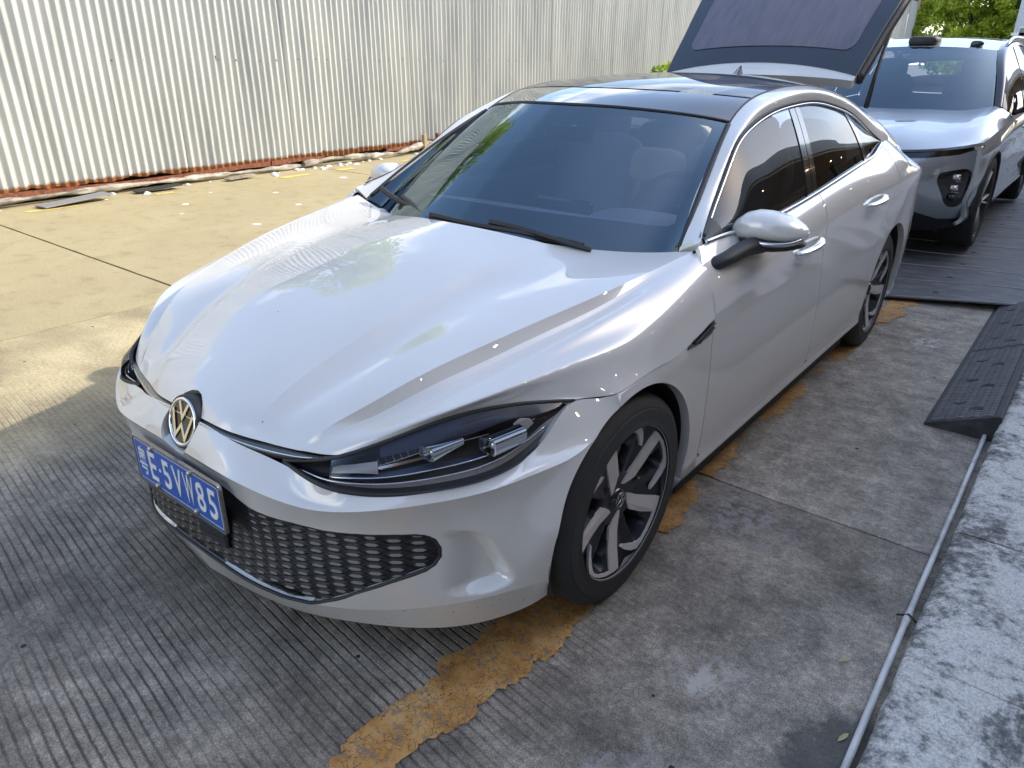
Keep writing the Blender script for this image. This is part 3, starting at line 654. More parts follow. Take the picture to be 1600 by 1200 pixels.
# long low platform of plates under the grey car
PLT = mat('scuffed_dark_plate', (.07, .07, .075), .6); Pq = pos(PLT); rr = ramp(PLT, [(.38, (.045, .046, .052)), (.55, (.085, .086, .094)), (.70, (.17, .17, .18))]); PLT.node_tree.links.new(noise(PLT, Pq, 5, 7, .72, 0, (1, 2.5, 1)), rr.inputs[0]); setb(PLT, 'Base Color', rr.outputs[0]); setb(PLT, 'Normal', bump(PLT, noise(PLT, Pq, 60, 4), .35, .003))
LIP = mat('worn_plate_edge', (.25, .25, .26), .6)
plat = thing('floor_plates', 'row of dark scuffed floor plates under the grey car', 'floor plate', (.6, 8, 0))
sk = .32
def plate_z(x): return np.interp(x, [-.4, .7, 1.35, 2.2], [.012, .030, .058, .060])
for k in range(22):
    y0 = 3.80 + k * .49 - (0 if k else .0); y1 = y0 + .478; xs = [-.30, .2, .7, 1.0, 1.35, 1.625]
    sh = lambda x, kk: (x - 1.0) * sk * max(0, 1 - kk / 3.0)
    V = []; n = len(xs)
    for x in xs: V += [(x, y0 + sh(x, k), plate_z(x)), (x, y1 + sh(x, k + 1), plate_z(x)), (x, y0 + sh(x, k), plate_z(x) - .014), (x, y1 + sh(x, k + 1), plate_z(x) - .014)]
    F = []
    for i in range(n - 1):
        a, b = 4 * i, 4 * i + 4; F += [(a, b, b + 1, a + 1), (a, a + 2, b + 2, b), (a + 1, b + 1, b + 3, a + 3), (a + 2, a + 3, b + 3, b + 2)]
    F += [(0, 1, 3, 2), (4 * n - 4, 4 * n - 2, 4 * n - 1, 4 * n - 3)]
    pt = mesh_obj('plate', V, F, PLT, plat, False)
    V = [];
    for x in xs: V += [(x, y0 + sh(x, k) + .0, plate_z(x) + .0035), (x, y0 + sh(x, k) + .011, plate_z(x) + .0035), (x, y0 + sh(x, k) - .002, plate_z(x) - .006), (x, y0 + sh(x, k) + .014, plate_z(x) - .001)]
    F = []
    for i in range(n - 1):
        a, b = 4 * i, 4 * i + 4; F += [(a, b, b + 1, a + 1), (a + 2, b + 2, b, a), (a + 1, b + 1, b + 3, a + 3)]
    mesh_obj('plate_lip', V, F, LIP, pt, False)
    hx = 1.0 + .004 * k
    if k < 14: mesh_obj('lifting_hole', [(hx + .022 * math.cos(t), y0 + .17 + sh(hx, k) + .022 * math.sin(t), float(plate_z(hx)) + .0012) for t in np.linspace(0, 6.283, 13)[:-1]], [tuple(range(12))], DARK, pt, False)

# ================================================================= corrugated metal wall
FENCE = mat('weathered_corrugated_sheet', (.55, .56, .54), .42, .0, spec=.5); P = pos(FENCE); lk = FENCE.node_tree.links.new; sp = add(FENCE, 'ShaderNodeSeparateXYZ'); lk(P, sp.inputs[0])
n1 = noise(FENCE, P, 2.2, 6, .65, 0, (1, 1, .18)); r1 = ramp(FENCE, [(.3, (.30, .31, .305)), (.5, (.41, .42, .395)), (.72, (.50, .50, .46))]); lk(n1, r1.inputs[0])
n2 = noise(FENCE, P, 26, 5, .7, 0, (1, 1, .35)); r2 = ramp(FENCE, [(.55, (0, 0, 0)), (.8, (1, 1, 1))]); lk(n2, r2.inputs[0])
c = mixc(FENCE, math_(FENCE, 'MULTIPLY', r2.outputs[0], .35), r1.outputs[0], (.33, .31, .25))
nr = noise(FENCE, P, 9, 5, .7); hh = math_(FENCE, 'SUBTRACT', sp.outputs['Z'], math_(FENCE, 'MULTIPLY', nr, .10))
rz2 = add(FENCE, 'ShaderNodeMapRange'); rz2.inputs[1].default_value = .150; rz2.inputs[2].default_value = .120; lk(hh, rz2.inputs[0])
c = mixc(FENCE, rz2.outputs[0], c, (.20, .075, .02)); setb(FENCE, 'Base Color', c)
RUST = mat('rust', (.17, .055, .025), .85); Pq = pos(RUST); rr = ramp(RUST, [(.35, (.07, .028, .018)), (.55, (.20, .062, .028)), (.75, (.33, .12, .045))]); RUST.node_tree.links.new(noise(RUST, Pq, 22, 6, .7), rr.inputs[0]); setb(RUST, 'Base Color', rr.outputs[0]); setb(RUST, 'Normal', bump(RUST, noise(RUST, Pq, 50, 4), .6, .004))
fence = thing('corrugated_wall', 'tall wall of pale corrugated metal sheets, rusty along the bottom', 'wall', (-7.6, 4, 0))
FX = lambda y: -7.45 - .050 * (y - 1)
PITCH_R, NR, HF = .106, 8, 4.6
vars_ = []
for k in range(9):
    rg = np.random.default_rng(100 + k); W = PITCH_R * NR; npt = NR * 12 + 1
    u = np.linspace(-.010, W + .012, npt); zl = [0, .06, .25, .5, .9, 1.4, 2.2, 3.2, HF]; G = np.zeros((len(zl), npt, 3))
    botw = np.interp(u, np.linspace(0, W, 5), rg.normal(0, .012, 5))
    for i, z in enumerate(zl):
        amp = .0175 * np.ones(npt); dent = np.zeros(npt)
        for q in range(3 if k % 3 else 5):
            c0, zz = rg.uniform(0, W), rg.uniform(.1, 1.0); dent += .010 * rg.uniform(-.6, 1) * np.exp(-((u - c0) / .09) ** 2 - ((z - zz) / .20) ** 2)
        ph = 2 * np.pi * u / PITCH_R; prof = amp * (np.sin(ph) - np.sin(3 * ph) / 9 + np.sin(5 * ph) / 40) * 1.15
        G[i, :, 0] = prof + dent + (.010 if k % 2 else 0) * (u / W); G[i, :, 1] = u + .004 * np.sin(z * 2 + k); G[i, :, 2] = z + (botw * (1 - z / .5) if z < .5 else 0)
    V, F = grid_vf(G); me = bpy.data.meshes.new('corrugated_sheet'); me.from_pydata(list(map(tuple, V)), [], [tuple(map(int, f)) for f in F]); me.polygons.foreach_set('use_smooth', [True] * len(me.polygons)); me.materials.append(FENCE); vars_.append(me)
y = -11.0; k = 0; sheets = []
while y < 52.5:
    o = bpy.data.objects.new('corrugated_sheet', vars_[(k * 5) % 9]); COL.objects.link(o)
    o.location = (FX(y), y, .118 + .018 * math.sin(y * .9) + .012 * random.uniform(-1, 1)); o.rotation_euler = (random.uniform(-.004, .004), random.uniform(-.006, .006), math.atan(.05) * 1.0)
    attach(o, fence); sheets.append(o); y += PITCH_R * NR * .9987; k += 1
# screws in a row, some with a rust run
scr = []; me_s = None
for k in range(46):
    y = 1.1 + k * .318 + random.choice([0, 0, .053, -.053]); x = FX(y) + .018
    if me_s is None:
        o = MB().lathe([(.005, .0001), (.005, .006), (.0, .011)], (0, 0, 0), 'x', 8).build('wall_screw', RUST, None, True); me_s = o.data
    else: o = bpy.data.objects.new('wall_screw', me_s); COL.objects.link(o)
    o.location = (x, y, 1.455 + .012 * math.sin(k)); attach(o, fence)
for y, l, w in ((3.98, .085, .012),): mesh_obj('rust_run', [(FX(y) + .017, y - w, 1.50), (FX(y) + .017, y + w, 1.50), (FX(y) + .017, y + w * .6, 1.46), (FX(y) + .017, y + w * .3, 1.50 - l), (FX(y) + .017, y - w * .4, 1.47)], [(0, 1, 2, 3, 4)], RUST, fence, False)
# rusty rail under the sheets and a black sheet painting in the hollow's shade
rb_ = MB()
for a, b in ((-6, 4.6), (4.62, 5.6), (6.9, 8.4)):
    yy = np.linspace(a, b, 24)
    for i in range(23):
        y0, y1 = yy[i], yy[i + 1]; z0 = .125 + .016 * math.sin(y0 * 1.7); z1 = .125 + .016 * math.sin(y1 * 1.7); h0 = .055 + .012 * math.sin(y0 * 7); h1 = .055 + .012 * math.sin(y1 * 7)
        rb_.add([(FX(y0) + .030, y0, z0 - h0), (FX(y1) + .030, y1, z1 - h1), (FX(y1) + .030, y1, z1), (FX(y0) + .030, y0, z0), (FX(y0) - .03, y0, z0 - h0), (FX(y1) - .03, y1, z1 - h1), (FX(y1) - .03, y1, z1), (FX(y0) - .03, y0, z0)], [(0, 1, 2, 3), (4, 7, 6, 5), (0, 4, 5, 1), (3, 2, 6, 7)])
rb_.build('rusty_bottom_rail', RUST, fence)
mesh_obj('hollow_shade_sheet', [(FX(-11) - .10, -11, -.02), (FX(52) - .10, 52, -.02), (FX(52) - .10, 52, .4), (FX(-11) - .10, -11, .4)], [(0, 1, 2, 3)], DARK, fence, False)
# crumpled pale plastic pipe-like liner slumped along the foot
LINER = mat('dirty_pvc_sheet', (.42, .38, .30), .6); Pq = pos(LINER); rr = ramp(LINER, [(.35, (.09, .075, .055)), (.52, (.27, .24, .185)), (.7, (.50, .47, .41))]); LINER.node_tree.links.new(noise(LINER, Pq, 7, 6, .7, 0, (1, .5, 1)), rr.inputs[0]); setb(LINER, 'Base Color', rr.outputs[0])
def slump(y0, y1, zf, xf, r0, seed, label):
    rg = np.random.default_rng(seed); n = int((y1 - y0) / .07); yy = np.linspace(y0, y1, n); G = []
    for i, y in enumerate(yy):
        cx, cz = xf(y), zf(y); r = r0 * (1 + .35 * math.sin(y * 5 + seed) + .15 * math.sin(y * 17)); ring_ = []
        for t in np.linspace(0, 2 * math.pi, 13)[:-1]:
            q = r * (1 + .22 * rg.normal() * .5); ring_.append((cx + q * .8 * math.cos(t), y, max(.004, cz + q * .75 * math.sin(t))))
        G.append(ring_)
    o = closed_tube(np.array(G), 'plastic_liner', LINER); tag(o, label, 'plastic liner'); return o
def closed_tube(G, name, m, parent=None):
    a, b, _ = G.shape; V = G.reshape(-1, 3); F = [(i * b + j, i * b + (j + 1) % b, (i + 1) * b + (j + 1) % b, (i + 1) * b + j) for i in range(a - 1) for j in range(b)] + [tuple(range(b)), tuple((a - 1) * b + j for j in range(b))[::-1]]
    return mesh_obj(name, V, F, m, parent, True, 35)
slump(-1.5, 5.2, lambda y: .055 + .02 * math.sin(y * .8), lambda y: FX(y) + .10, .038, 3, 'long pale plastic liner under the rusty rail at the left of the metal wall')
slump(5.1, 10.6, lambda y: np.interp(y, [5.1, 5.6, 6.2, 6.9, 7.6, 8.4, 10.6], [.06, .10, .075, .06, .13, .14, .13]), lambda y: FX(y) + np.interp(y, [5.1, 6, 7, 8, 10], [.14, .20, .24, .12, .10]), .052, 8, 'sagging crumpled plastic liner lying in front of the gap in the metal wall')
BOARD = mat('grey_board', (.20, .20, .20), .6)
def board(x, y, l, w, rz, tilt, label, m=BOARD):
    c, s = math.cos(rz), math.sin(rz); R = np.array([[c, -s, 0], [s, c, 0], [0, 0, 1]]) @ rx_(tilt)
    o = MB().box((-w / 2, -l / 2, -.006), (w / 2, l / 2, .006), R=R, c=(x, y, .03 + abs(math.sin(tilt)) * l * .3)).build('board', m); tag(o, label, 'board')
def rx_(a): c, s = math.cos(a), math.sin(a); return np.array([[1, 0, 0], [0, c, -s], [0, s, c]])
board(-7.10, 1.75, .75, .22, .10, .06, 'long grey board lying on the ground at the far left foot of the metal wall')
board(-7.22, 2.75, .55, .16, -.05, .05, 'dark narrow board with a pale edge beside the long grey board', BLACK)
board(-7.28, 3.90, .42, .13, .1, .03, 'short pale board end lying apart from the other boards at the wall foot', LINER)
WOODP = mat('old_timber', (.30, .22, .13), .85)
o = MB().rbox((-7.62, 7.62, 0), (-7.55, 7.70, .30), .006).build('timber_stub', WOODP); tag(o, 'short timber stub propping the metal wall, the paler of the two', 'post')
o = MB().rbox((-7.66, 8.00, 0), (-7.60, 8.06, .30), .006).build('timber_stub', RUST); tag(o, 'short rust-brown stub beside the paler timber stub under the wall', 'post')
RUBBLE = mat('plaster_rubble', (.62, .60, .55), .85); rmesh = []
for k in range(5):
    rg = np.random.default_rng(k); V, F = [], []
    n = 7; 
    for h, rr_ in ((0, 1), (.5, .85), (1.0, .45)): V += [((rr_ + rg.uniform(-.25, .25)) * math.cos(t), (rr_ + rg.uniform(-.25, .25)) * math.sin(t), h * .8) for t in np.linspace(0, 6.283, n + 1)[:-1]]
    F = [(r * n + i, r * n + (i + 1) % n, (r + 1) * n + (i + 1) % n, (r + 1) * n + i) for r in range(2) for i in range(n)] + [tuple(2 * n + i for i in range(n)), tuple(range(n))[::-1]]
    me = bpy.data.meshes.new('rubble_piece'); me.from_pydata(V, [], F); me.materials.append(RUBBLE); rmesh.append(me)
rg = np.random.default_rng(5)
def rubble(x, y, s, flat, label, group):
    o = bpy.data.objects.new('rubble_piece', rmesh[int(rg.integers(5))]); COL.objects.link(o); o.location = (x, y, 0.001); o.scale = (s, s * rg.uniform(.7, 1.5), s * flat); o.rotation_euler = (0, 0, rg.uniform(0, 6)); tag(o, label, 'rubble', group)
for k in range(34):
    y = rg.choice([rg.uniform(4.4, 6.6), rg.uniform(1.0, 9.0)]); rubble(FX(y) + rg.uniform(.16, .42), y, rg.uniform(.018, .05), rg.uniform(.5, .9), 'small pale lump of plaster rubble at the foot of the metal wall', 'rubble at the foot of the wall')
for x, y in ((-6.35, 6.0), (-6.15, 6.15), (-5.9, 5.4), (-5.2, 3.3), (-5.0, 4.4), (-6.3, 4.9), (-6.0, 3.6), (-5.6, 2.2), (-4.6, 2.4), (-5.3, 5.9), (-6.6, 3.1), (-4.4, 4.7), (-6.2, 2.5)):
    rubble(x + rg.uniform(-.1, .1), y, rg.uniform(.02, .05), .10, 'thin white flake lying out on the sunlit concrete', 'white flakes on the sunlit concrete')

# ================================================================= trees and plants
LEAFM = []
for i, (a, b) in enumerate((((.20, .32, .035), (.58, .64, .06)), ((.12, .22, .04), (.34, .46, .06)))):
    m = mat('foliage_%s' % ('light', 'dark')[i], a, .55); oi = add(m, 'ShaderNodeObjectInfo'); P = pos(m)
    m.node_tree.nodes['Principled BSDF'].inputs['Subsurface Weight'].default_value = 0
    r = ramp(m, [(.35, a), (.65, b)]); m.node_tree.links.new(noise(m, P, 1.6, 4, .7), r.inputs[0]); setb(m, 'Base Color', r.outputs[0])
    tr = add(m, 'ShaderNodeBsdfTranslucent'); m.node_tree.links.new(r.outputs[0], tr.inputs[0]); ms = add(m, 'ShaderNodeMixShader'); ms.inputs[0].default_value = .5
    out = m.node_tree.nodes['Material Output']; m.node_tree.links.new(m.node_tree.nodes['Principled BSDF'].outputs[0], ms.inputs[1]); m.node_tree.links.new(tr.outputs[0], ms.inputs[2]); m.node_tree.links.new(ms.outputs[0], out.inputs[0])
    LEAFM.append(m)
BARK = mat('bark', (.09, .065, .045), .9)
def leaves(centres, radii, n, size, seed, squash=.8):
    rg = np.random.default_rng(seed); k = rg.choice(len(centres), n, p=np.array(radii) ** 2 / (np.array(radii) ** 2).sum())
    d = rg.normal(size=(n, 3)); d /= np.linalg.norm(d, axis=1)[:, None]; r = np.array(radii)[k] * rg.uniform(.35, 1.05, n) ** .6
    C = np.array(centres)[k] + d * r[:, None] * np.array([1, 1, squash])
    a = rg.normal(size=(n, 3)); a /= np.linalg.norm(a, axis=1)[:, None]; b = np.cross(a, rg.normal(size=(n, 3))); b /= np.linalg.norm(b, axis=1)[:, None]
    s = size * rg.uniform(.6, 1.4, n)[:, None]
    V = np.stack([C - a * s, C + b * s * .55, C + a * s, C - b * s * .55], 1).reshape(-1, 3); F = np.arange(4 * n).reshape(n, 4)
    return V, F
def tree(name, x, y, h, r, seed, n, size, label, m, trunk_h=.4, group=None, nc=22):
    rg = np.random.default_rng(seed); t = thing(name, label, 'tree', (x, y, 0), 0, group)
    cs, rs = [], []
    mb = MB(); mb.tube(nspline(np.array([(x, y, 0), (x + .1 * r, y, h * .25), (x - .05 * r, y + .05, h * .55), (x, y, h * .85)]), n=14), np.linspace(.05 * r + .06, .02, 14), 8)
    for i in range(nc):
        a = rg.uniform(0, 6.283); q = rg.uniform(.2, 1) ** .5 * r; z = h * rg.uniform(trunk_h, 1.0); q *= math.sqrt(max(.12, 1 - ((z / h - .68) / .5) ** 2)); c = (x + q * math.cos(a), y + q * math.sin(a), z)
        cs.append(c); rs.append(r * rg.uniform(.24, .46)); mb.tube(nspline(np.array([(x, y, max(.3, z - q * .9 - .3)), (x * .5 + c[0] * .5, y * .5 + c[1] * .5, z - q * .3), c]), n=7), np.linspace(.03 * r * .6 + .015, .01, 7), 5)
    mb.build('trunk', BARK, t, True)
    V, F = leaves(cs, rs, n, size, seed + 1); me = mesh_obj('crown', V, F, m, t, False); return t

# ================================================================= the white sedan
car = thing('parked_car', 'white fastback car with its tailgate raised, blue number plate in front', 'car', (0, 1.45, 0))
ARCH_F, ARCH_R = (0.0, .325, .360), (2.731, .330, .366)
out_arch = lambda c, g=0: (lambda V: np.hypot(V[:, 1] - c[0], V[:, 2] - c[1]) - c[2] - g)
def inpoly(poly, ax=(1, 2), gap=.0026): return lambda V: sdpoly(V[:, ax], poly) - gap
def outpoly(poly, ax=(1, 2), gap=.0026): return lambda V: -sdpoly(V[:, ax], poly) - gap
HG = hood_grid(); BG = bump_grid(); SG = side_grid(-.16, 3.82, 260)
both = lambda fn: [fn(False), fn(True)]

# hood: pulled back 2 mm from its neighbours at the rear and front edges
badge_c = np.array([0, -.785, .640])
def hoodclip(V): return np.minimum(np.hypot(V[:, 0], (V[:, 2] - .615) * 1.0) - .073, 9) if True else V
hood = panel('hood', HG, WHITE, car, clips=[hoodclip], thick=.02)
hood.data.set_sharp_from_angle(angle=math.radians(9))
panel('hood_underside', HG[14:-14, 5:-2] + np.array([0, .02, -.05]), DARK, car, rim=False)
OX = offset_grid(SG, -.022)
for mr in (False, True):
    panel('inner_body_shell', OX, DARK, car, clips=[out_arch(ARCH_F, .004), out_arch(ARCH_R, .004), lambda V: V[:, 1] - .47], rim=False, mirror=mr)

# front bumper with the grille opening cut out and the air curtain pressed in at both ends
GR = [(0,.240),(.128,.238),(.230,.230),(.307,.222),(.354,.215),(.403,.212),(.438,.220),(.489,.245),(.54,.276),(.591,.307),(.659,.345),(.688,.362),(.703,.385),(.708,.41),(.703,.435),(.693,.458),(.671,.467),(.578,.464),(.487,.459),(.394,.466),(.307,.475),(.2,.488),(.1,.494),(0,.496)]
GRF = GR + [(-x, z) for x, z in GR[-2:0:-1]]
GRF = [tuple(q) for q in even(np.array(GRF + [GRF[0]]), 240)[:-1]]
REC = smoothpoly([(.66,.470),(.745,.474),(.775,.460),(.806,.40),(.826,.33),(.824,.292),(.795,.274),(.72,.268),(.64,.262),(.60,.30)])
Bx = BG.copy(); fl = Bx.reshape(-1, 3)
for sg in (1, -1):
    d = sdpoly(fl[:, [0, 2]] * np.array([sg, 1]), REC)
    k = np.clip(d / .030, 0, 1); k = k * k * (3 - 2 * k)
    rr = np.clip((fl[:, 0] * sg - .705) / .08, 0, 1); rr = rr * rr * (3 - 2 * rr)
    w = k * (.001 + .036 * rr) * (fl[:, 1] < -.2)
    fl[:, 0] -= sg * w * .75; fl[:, 1] += w * .65
bumper = panel('front_bumper', Bx, WHITE, car, clips=[outpoly(GRF, (0, 2), .001), out_arch(ARCH_F, .0), lambda V: np.hypot(V[:, 0], V[:, 2] - .613) - .0735], thick=.022)
bumper.data.set_sharp_from_angle(angle=math.radians(11))
# black frame just inside the opening
ring = []
GB = offset_grid(BG[::1, ::1], -.016)
def on_grid(G, x, z):
    g = G[4:66:2, ::2].reshape(-1, 3); g = g[g[:, 1] < -.3]
    d = np.hypot(g[:, 0] - x, g[:, 1] * 0 + g[:, 2] - z); i = np.argsort(d)[:4]; w = 1 / (d[i] + 1e-5); w /= w.sum()
    return float((g[i, 1] * w).sum())
gg = offset_grid(BG, -.004)
fr = np.array([(x, on_grid(gg, x, z), z) for x, z in GRF[::2]]); fr = np.vstack([fr, fr[:2]])
MB().tube(fr, .005, 6, caps=False).build('grille_frame', BLACK, bumper, smooth=True)
# grille: black backing with staggered flat cells standing proud of it
def grclip(V): return sdpoly(V[:, [0, 2]], [(x * 1.004, .355 + (z - .355) * 1.03) for x, z in GRF[::2]])
GBs = GB[4:70:2, ::2]
grille = panel('grille', GBs, GRILLE, car, clips=[grclip], rim=False)
GV = GBs.reshape(-1, 3); GN = normals(*grid_vf(GBs)); GN *= np.sign((GN * (GV - np.array([0, .3, .4]))).sum(1))[:, None]
def gpoint(x, z):
    d = (GV[:, 0] - x) ** 2 + (GV[:, 2] - z) ** 2; i = np.argsort(d)[:4]; w = 1 / (d[i] + 1e-6); w /= w.sum()
    p = (GV[i] * w[:, None]).sum(0); n = (GN[i] * w[:, None]).sum(0); p[0] = x; p[2] = z
    return p, n / np.linalg.norm(n)
rib = MB(); cells = 0
cellmesh = None
hexo = [(-1, 0), (-.55, .5), (.55, .5), (1, 0), (.55, -.5), (-.55, -.5)]
gm = {}
ring_pts = np.array(GRF)
for r_ in range(-13, 14):
    for c_ in range(-16, 17):
        if (r_ + c_) % 2: continue
        x = c_ * .0440; z = .347 + r_ * .0110 + .030 * (abs(x) / .66) ** 2 * 1.0
        s = sdpoly(np.array([[x, z]]), GRF)[0]
        if s < .006: continue
        if abs(x) < .232 and z > .372: continue           # behind the number plate
        if abs(x - .08) < .07 and .29 < z < .39: continue  # sensor panel
        p0, n = gpoint(x, z); ux = np.cross((0, 0, 1.0), n); ux /= np.linalg.norm(ux); uz = np.cross(n, ux)
        wd = .0180 * (1 if s > .02 else .8) * float(np.interp(x, [-.6, .1, .5], [.45, .5, 1.0])); ht = float(np.interp(x, [-.6, .1, .5], [.6, .62, 1.0])) * .0084 * (.75 + .35 * min(1, abs(x) / .6))
        # the dark scale the cell sits on
        sc = [(a * .042, b * .0195 * 1.0) for a, b in hexo]
        V = [p0 + ux * a + uz * b + n * .0005 for a, b in sc] + [p0 + ux * a * wd + uz * b * ht * 1.0 + n * .0040 for a, b in hexo]
        rib.add(V, [(i, (i + 1) % 6, 6 + (i + 1) % 6, 6 + i) for i in range(6)])
        V2 = [(a * wd, 0.0, b * ht) for a, b in hexo] + [(a * wd * .94, -.0012, b * ht * .94) for a, b in hexo]
        key = (round(wd, 4), round(ht, 4))
        if key not in gm:
            o = mesh_obj('grille_cell', V2, [tuple(range(6, 12))[::-1]] + [(i, (i + 1) % 6, 6 + (i + 1) % 6, 6 + i) for i in range(6)], CELL, None, smooth=False); gm[key] = o.data
        else:
            o = bpy.data.objects.new('grille_cell', gm[key]); COL.objects.link(o)
        Rm = Matrix(((ux[0], -n[0], uz[0]), (ux[1], -n[1], uz[1]), (ux[2], -n[2], uz[2])))
        pp = p0 + n * .0046
        o.parent = grille
        o.location = pp; o.rotation_euler = Rm.to_euler(); cells += 1
_V, _F = clip(np.array(rib.V), rib.F, grclip(np.array(rib.V)))
mesh_obj('grille_scales', _V, _F, GRILLE, grille, False)
bpy.context.view_layer.update()
sp_ = MB().rbox((.012, -.826, .288), (.150, -.80, .392), .006); sp_.build('radar_cover', GLOSSBLACK, car)

# number plate
def text_mesh(s, size):
    cu = bpy.data.curves.new('t', 'FONT'); cu.body = s; cu.size = size; cu.align_x = 'LEFT'; cu.resolution_u = 3
    o = bpy.data.objects.new('t', cu); COL.objects.link(o); bpy.context.view_layer.update()
    me = bpy.data.meshes.new_from_object(o.evaluated_get(bpy.context.evaluated_depsgraph_get()))
    bpy.data.objects.remove(o); bpy.data.curves.remove(cu); return me
def glyph(name, ch, cx, w, h, zc, y, m, parent, bold=0.0, depth=.0016):
    """one raised character, fitted to w x h, centred on cx, zc and standing proud of the plane y"""
    cu = bpy.data.curves.new('t', 'FONT'); cu.body = ch; cu.size = .1; cu.resolution_u = 3; cu.offset = bold; cu.extrude = .001
    o = bpy.data.objects.new('t', cu); COL.objects.link(o); bpy.context.view_layer.update()
    me = bpy.data.meshes.new_from_object(o.evaluated_get(bpy.context.evaluated_depsgraph_get()))
    bpy.data.objects.remove(o); bpy.data.curves.remove(cu)
    n = len(me.vertices); co = np.empty(n * 3); me.vertices.foreach_get('co', co); co = co.reshape(-1, 3)
    if n == 0: return None
    lo, hi = co.min(0), co.max(0); q = np.empty_like(co)
    q[:, 0] = (co[:, 0] - (lo[0] + hi[0]) / 2) / max(hi[0] - lo[0], 1e-6) * w + cx
    q[:, 2] = (co[:, 1] - (lo[1] + hi[1]) / 2) / max(hi[1] - lo[1], 1e-6) * h + zc
    q[:, 1] = y - (co[:, 2] - lo[2]) / max(hi[2] - lo[2], 1e-6) * depth
    me.vertices.foreach_set('co', q.ravel()); me.update(); me.materials.clear(); me.materials.append(m)
    ob = bpy.data.objects.new(name, me); COL.objects.link(ob); attach(ob, parent); return ob
PY, PZ = -.853, .458
def rrect(w, h, r, n=5):
    P = []
    for cx, cz, a0 in ((w - r, h - r, 0), (-w + r, h - r, 90), (-w + r, -h + r, 180), (w - r, -h + r, 270)):
        for k in range(n + 1):
            a = math.radians(a0 + 90 * k / n); P.append((cx + r * math.cos(a), cz + r * math.sin(a)))
    return P
plate = MB().prism(rrect(.222, .0715, .010), lambda u, v: (u, PY, PZ + v), lambda u, v: (u, PY + .004, PZ + v)).build('number_plate', BLUE, car)
o_, i_ = rrect(.2235, .073, .011), rrect(.2165, .066, .007); n = len(o_)
V = [(u, PY - .003, PZ + v) for u, v in o_] + [(u, PY - .003, PZ + v) for u, v in i_] + [(u, PY + .006, PZ + v) for u, v in o_] + [(u, PY - .0005, PZ + v) for u, v in i_]
mesh_obj('plate_frame', V, [(i, (i + 1) % n, n + (i + 1) % n, n + i) for i in range(n)] + [(i, 2 * n + i, 2 * n + (i + 1) % n, (i + 1) % n) for i in range(n)] + [(n + i, n + (i + 1) % n, 3 * n + (i + 1) % n, 3 * n + i) for i in range(n)], SATIN, plate, smooth=False)
o_, i_ = rrect(.2120, .0615, .006), rrect(.2100, .0595, .005)
mesh_obj('plate_line', [(u, PY - .0012, PZ + v) for u, v in o_] + [(u, PY - .0012, PZ + v) for u, v in i_], [(i, (i + 1) % n, n + (i + 1) % n, n + i) for i in range(n)], PLATEWHITE, plate, smooth=False)
for ch, cx, w in (('粤', -.180, .043), ('E', -.124, .038), ('5', -.050, .040), ('V', .007, .044), ('W', .063, .046), ('8', .120, .040), ('5', .176, .040)):
    glyph('plate_character', ch, cx, w, .089, PZ, PY, PLATEWHITE, plate, bold=.0012 if ch not in '粤W' else .0004)
MB().prism([(.0055 * math.cos(a), .0055 * math.sin(a)) for a in np.linspace(0, 6.283, 13)[:-1]], lambda u, v: (-.087 + u, PY - .0016, PZ + v), lambda u, v: (-.087 + u, PY, PZ + v)).build('plate_dot', PLATEWHITE, plate)
for bx_, bz_ in ((-.115, .058), (.085, .058), (-.115, -.058), (.085, -.058)):
    MB().lathe([(-.009, 0.0001), (-.009, .004), (-.006, .0075), (-.001, .009), (0, .009)], (bx_, PY, PZ + bz_), 'y', 12).build('plate_bolt', STEEL, plate, smooth=True)

# smoked light strip under the hood edge, swallowing the badge
LEAD = [(0,-.790,.642),(.16,-.782,.636),(.238,-.763,.630),(.32,-.743,.630),(.385,-.728,.632),(.43,-.714,.633),(.468,-.699,.635)]
LOWS = [(0,-.798,.622),(.128,-.795,.618),(.214,-.786,.612),(.298,-.763,.603),(.36,-.744,.604),(.42,-.724,.616),(.466,-.701,.631)]
l0, l1 = row(LEAD, 50), row(LOWS, 50); l0 = np.concatenate([mir(l0)[:0:-1], l0]); l1 = np.concatenate([mir(l1)[:0:-1], l1])
mid = (l0 + l1) / 2 + np.array([0, -.007, .001])
SGR = loft([l0 + np.array([0, .004, -.004]), mid, l1 + np.array([0, .003, .001])], [5, 5])
strip = panel('light_strip', SGR, STRIPM, car, thick=.003)
MB().tube((l0 * .62 + l1 * .38)[4:-4] + np.array([0, -.0065, 0]), .0022, 6).build('light_line', SATIN, strip, smooth=True)
# gap filler between hood, strip and bumper
panel('front_gap_filler', loft([l0 + np.array([0, .03, -.006]), (l0 + l1) / 2 + np.array([0, .03, 0]), l1 + np.array([0, .03, -.03])], [2, 2]), DARK, car, rim=False)

# round badge
tl = math.radians(18); bn = np.array([0, -math.cos(tl), math.sin(tl)]); bu = np.array([0, math.sin(tl), math.cos(tl)]); bxv = np.array([1.0, 0, 0]); bc = np.array([0, -.806, .617])
bp_ = lambda u, v, d=0.0: bc + bxv * u + bu * v + bn * d
m_ = MB(); prof = [(-.09, .072), (-.02, .0725), (-.004, .0725), (.002, .070), (.002, .0655)]
N_ = 56; V = []
for k in range(N_):
    a = 2 * math.pi * k / N_
    for d_, r in prof: V.append(bp_(r * math.cos(a), r * math.sin(a), d_))
    
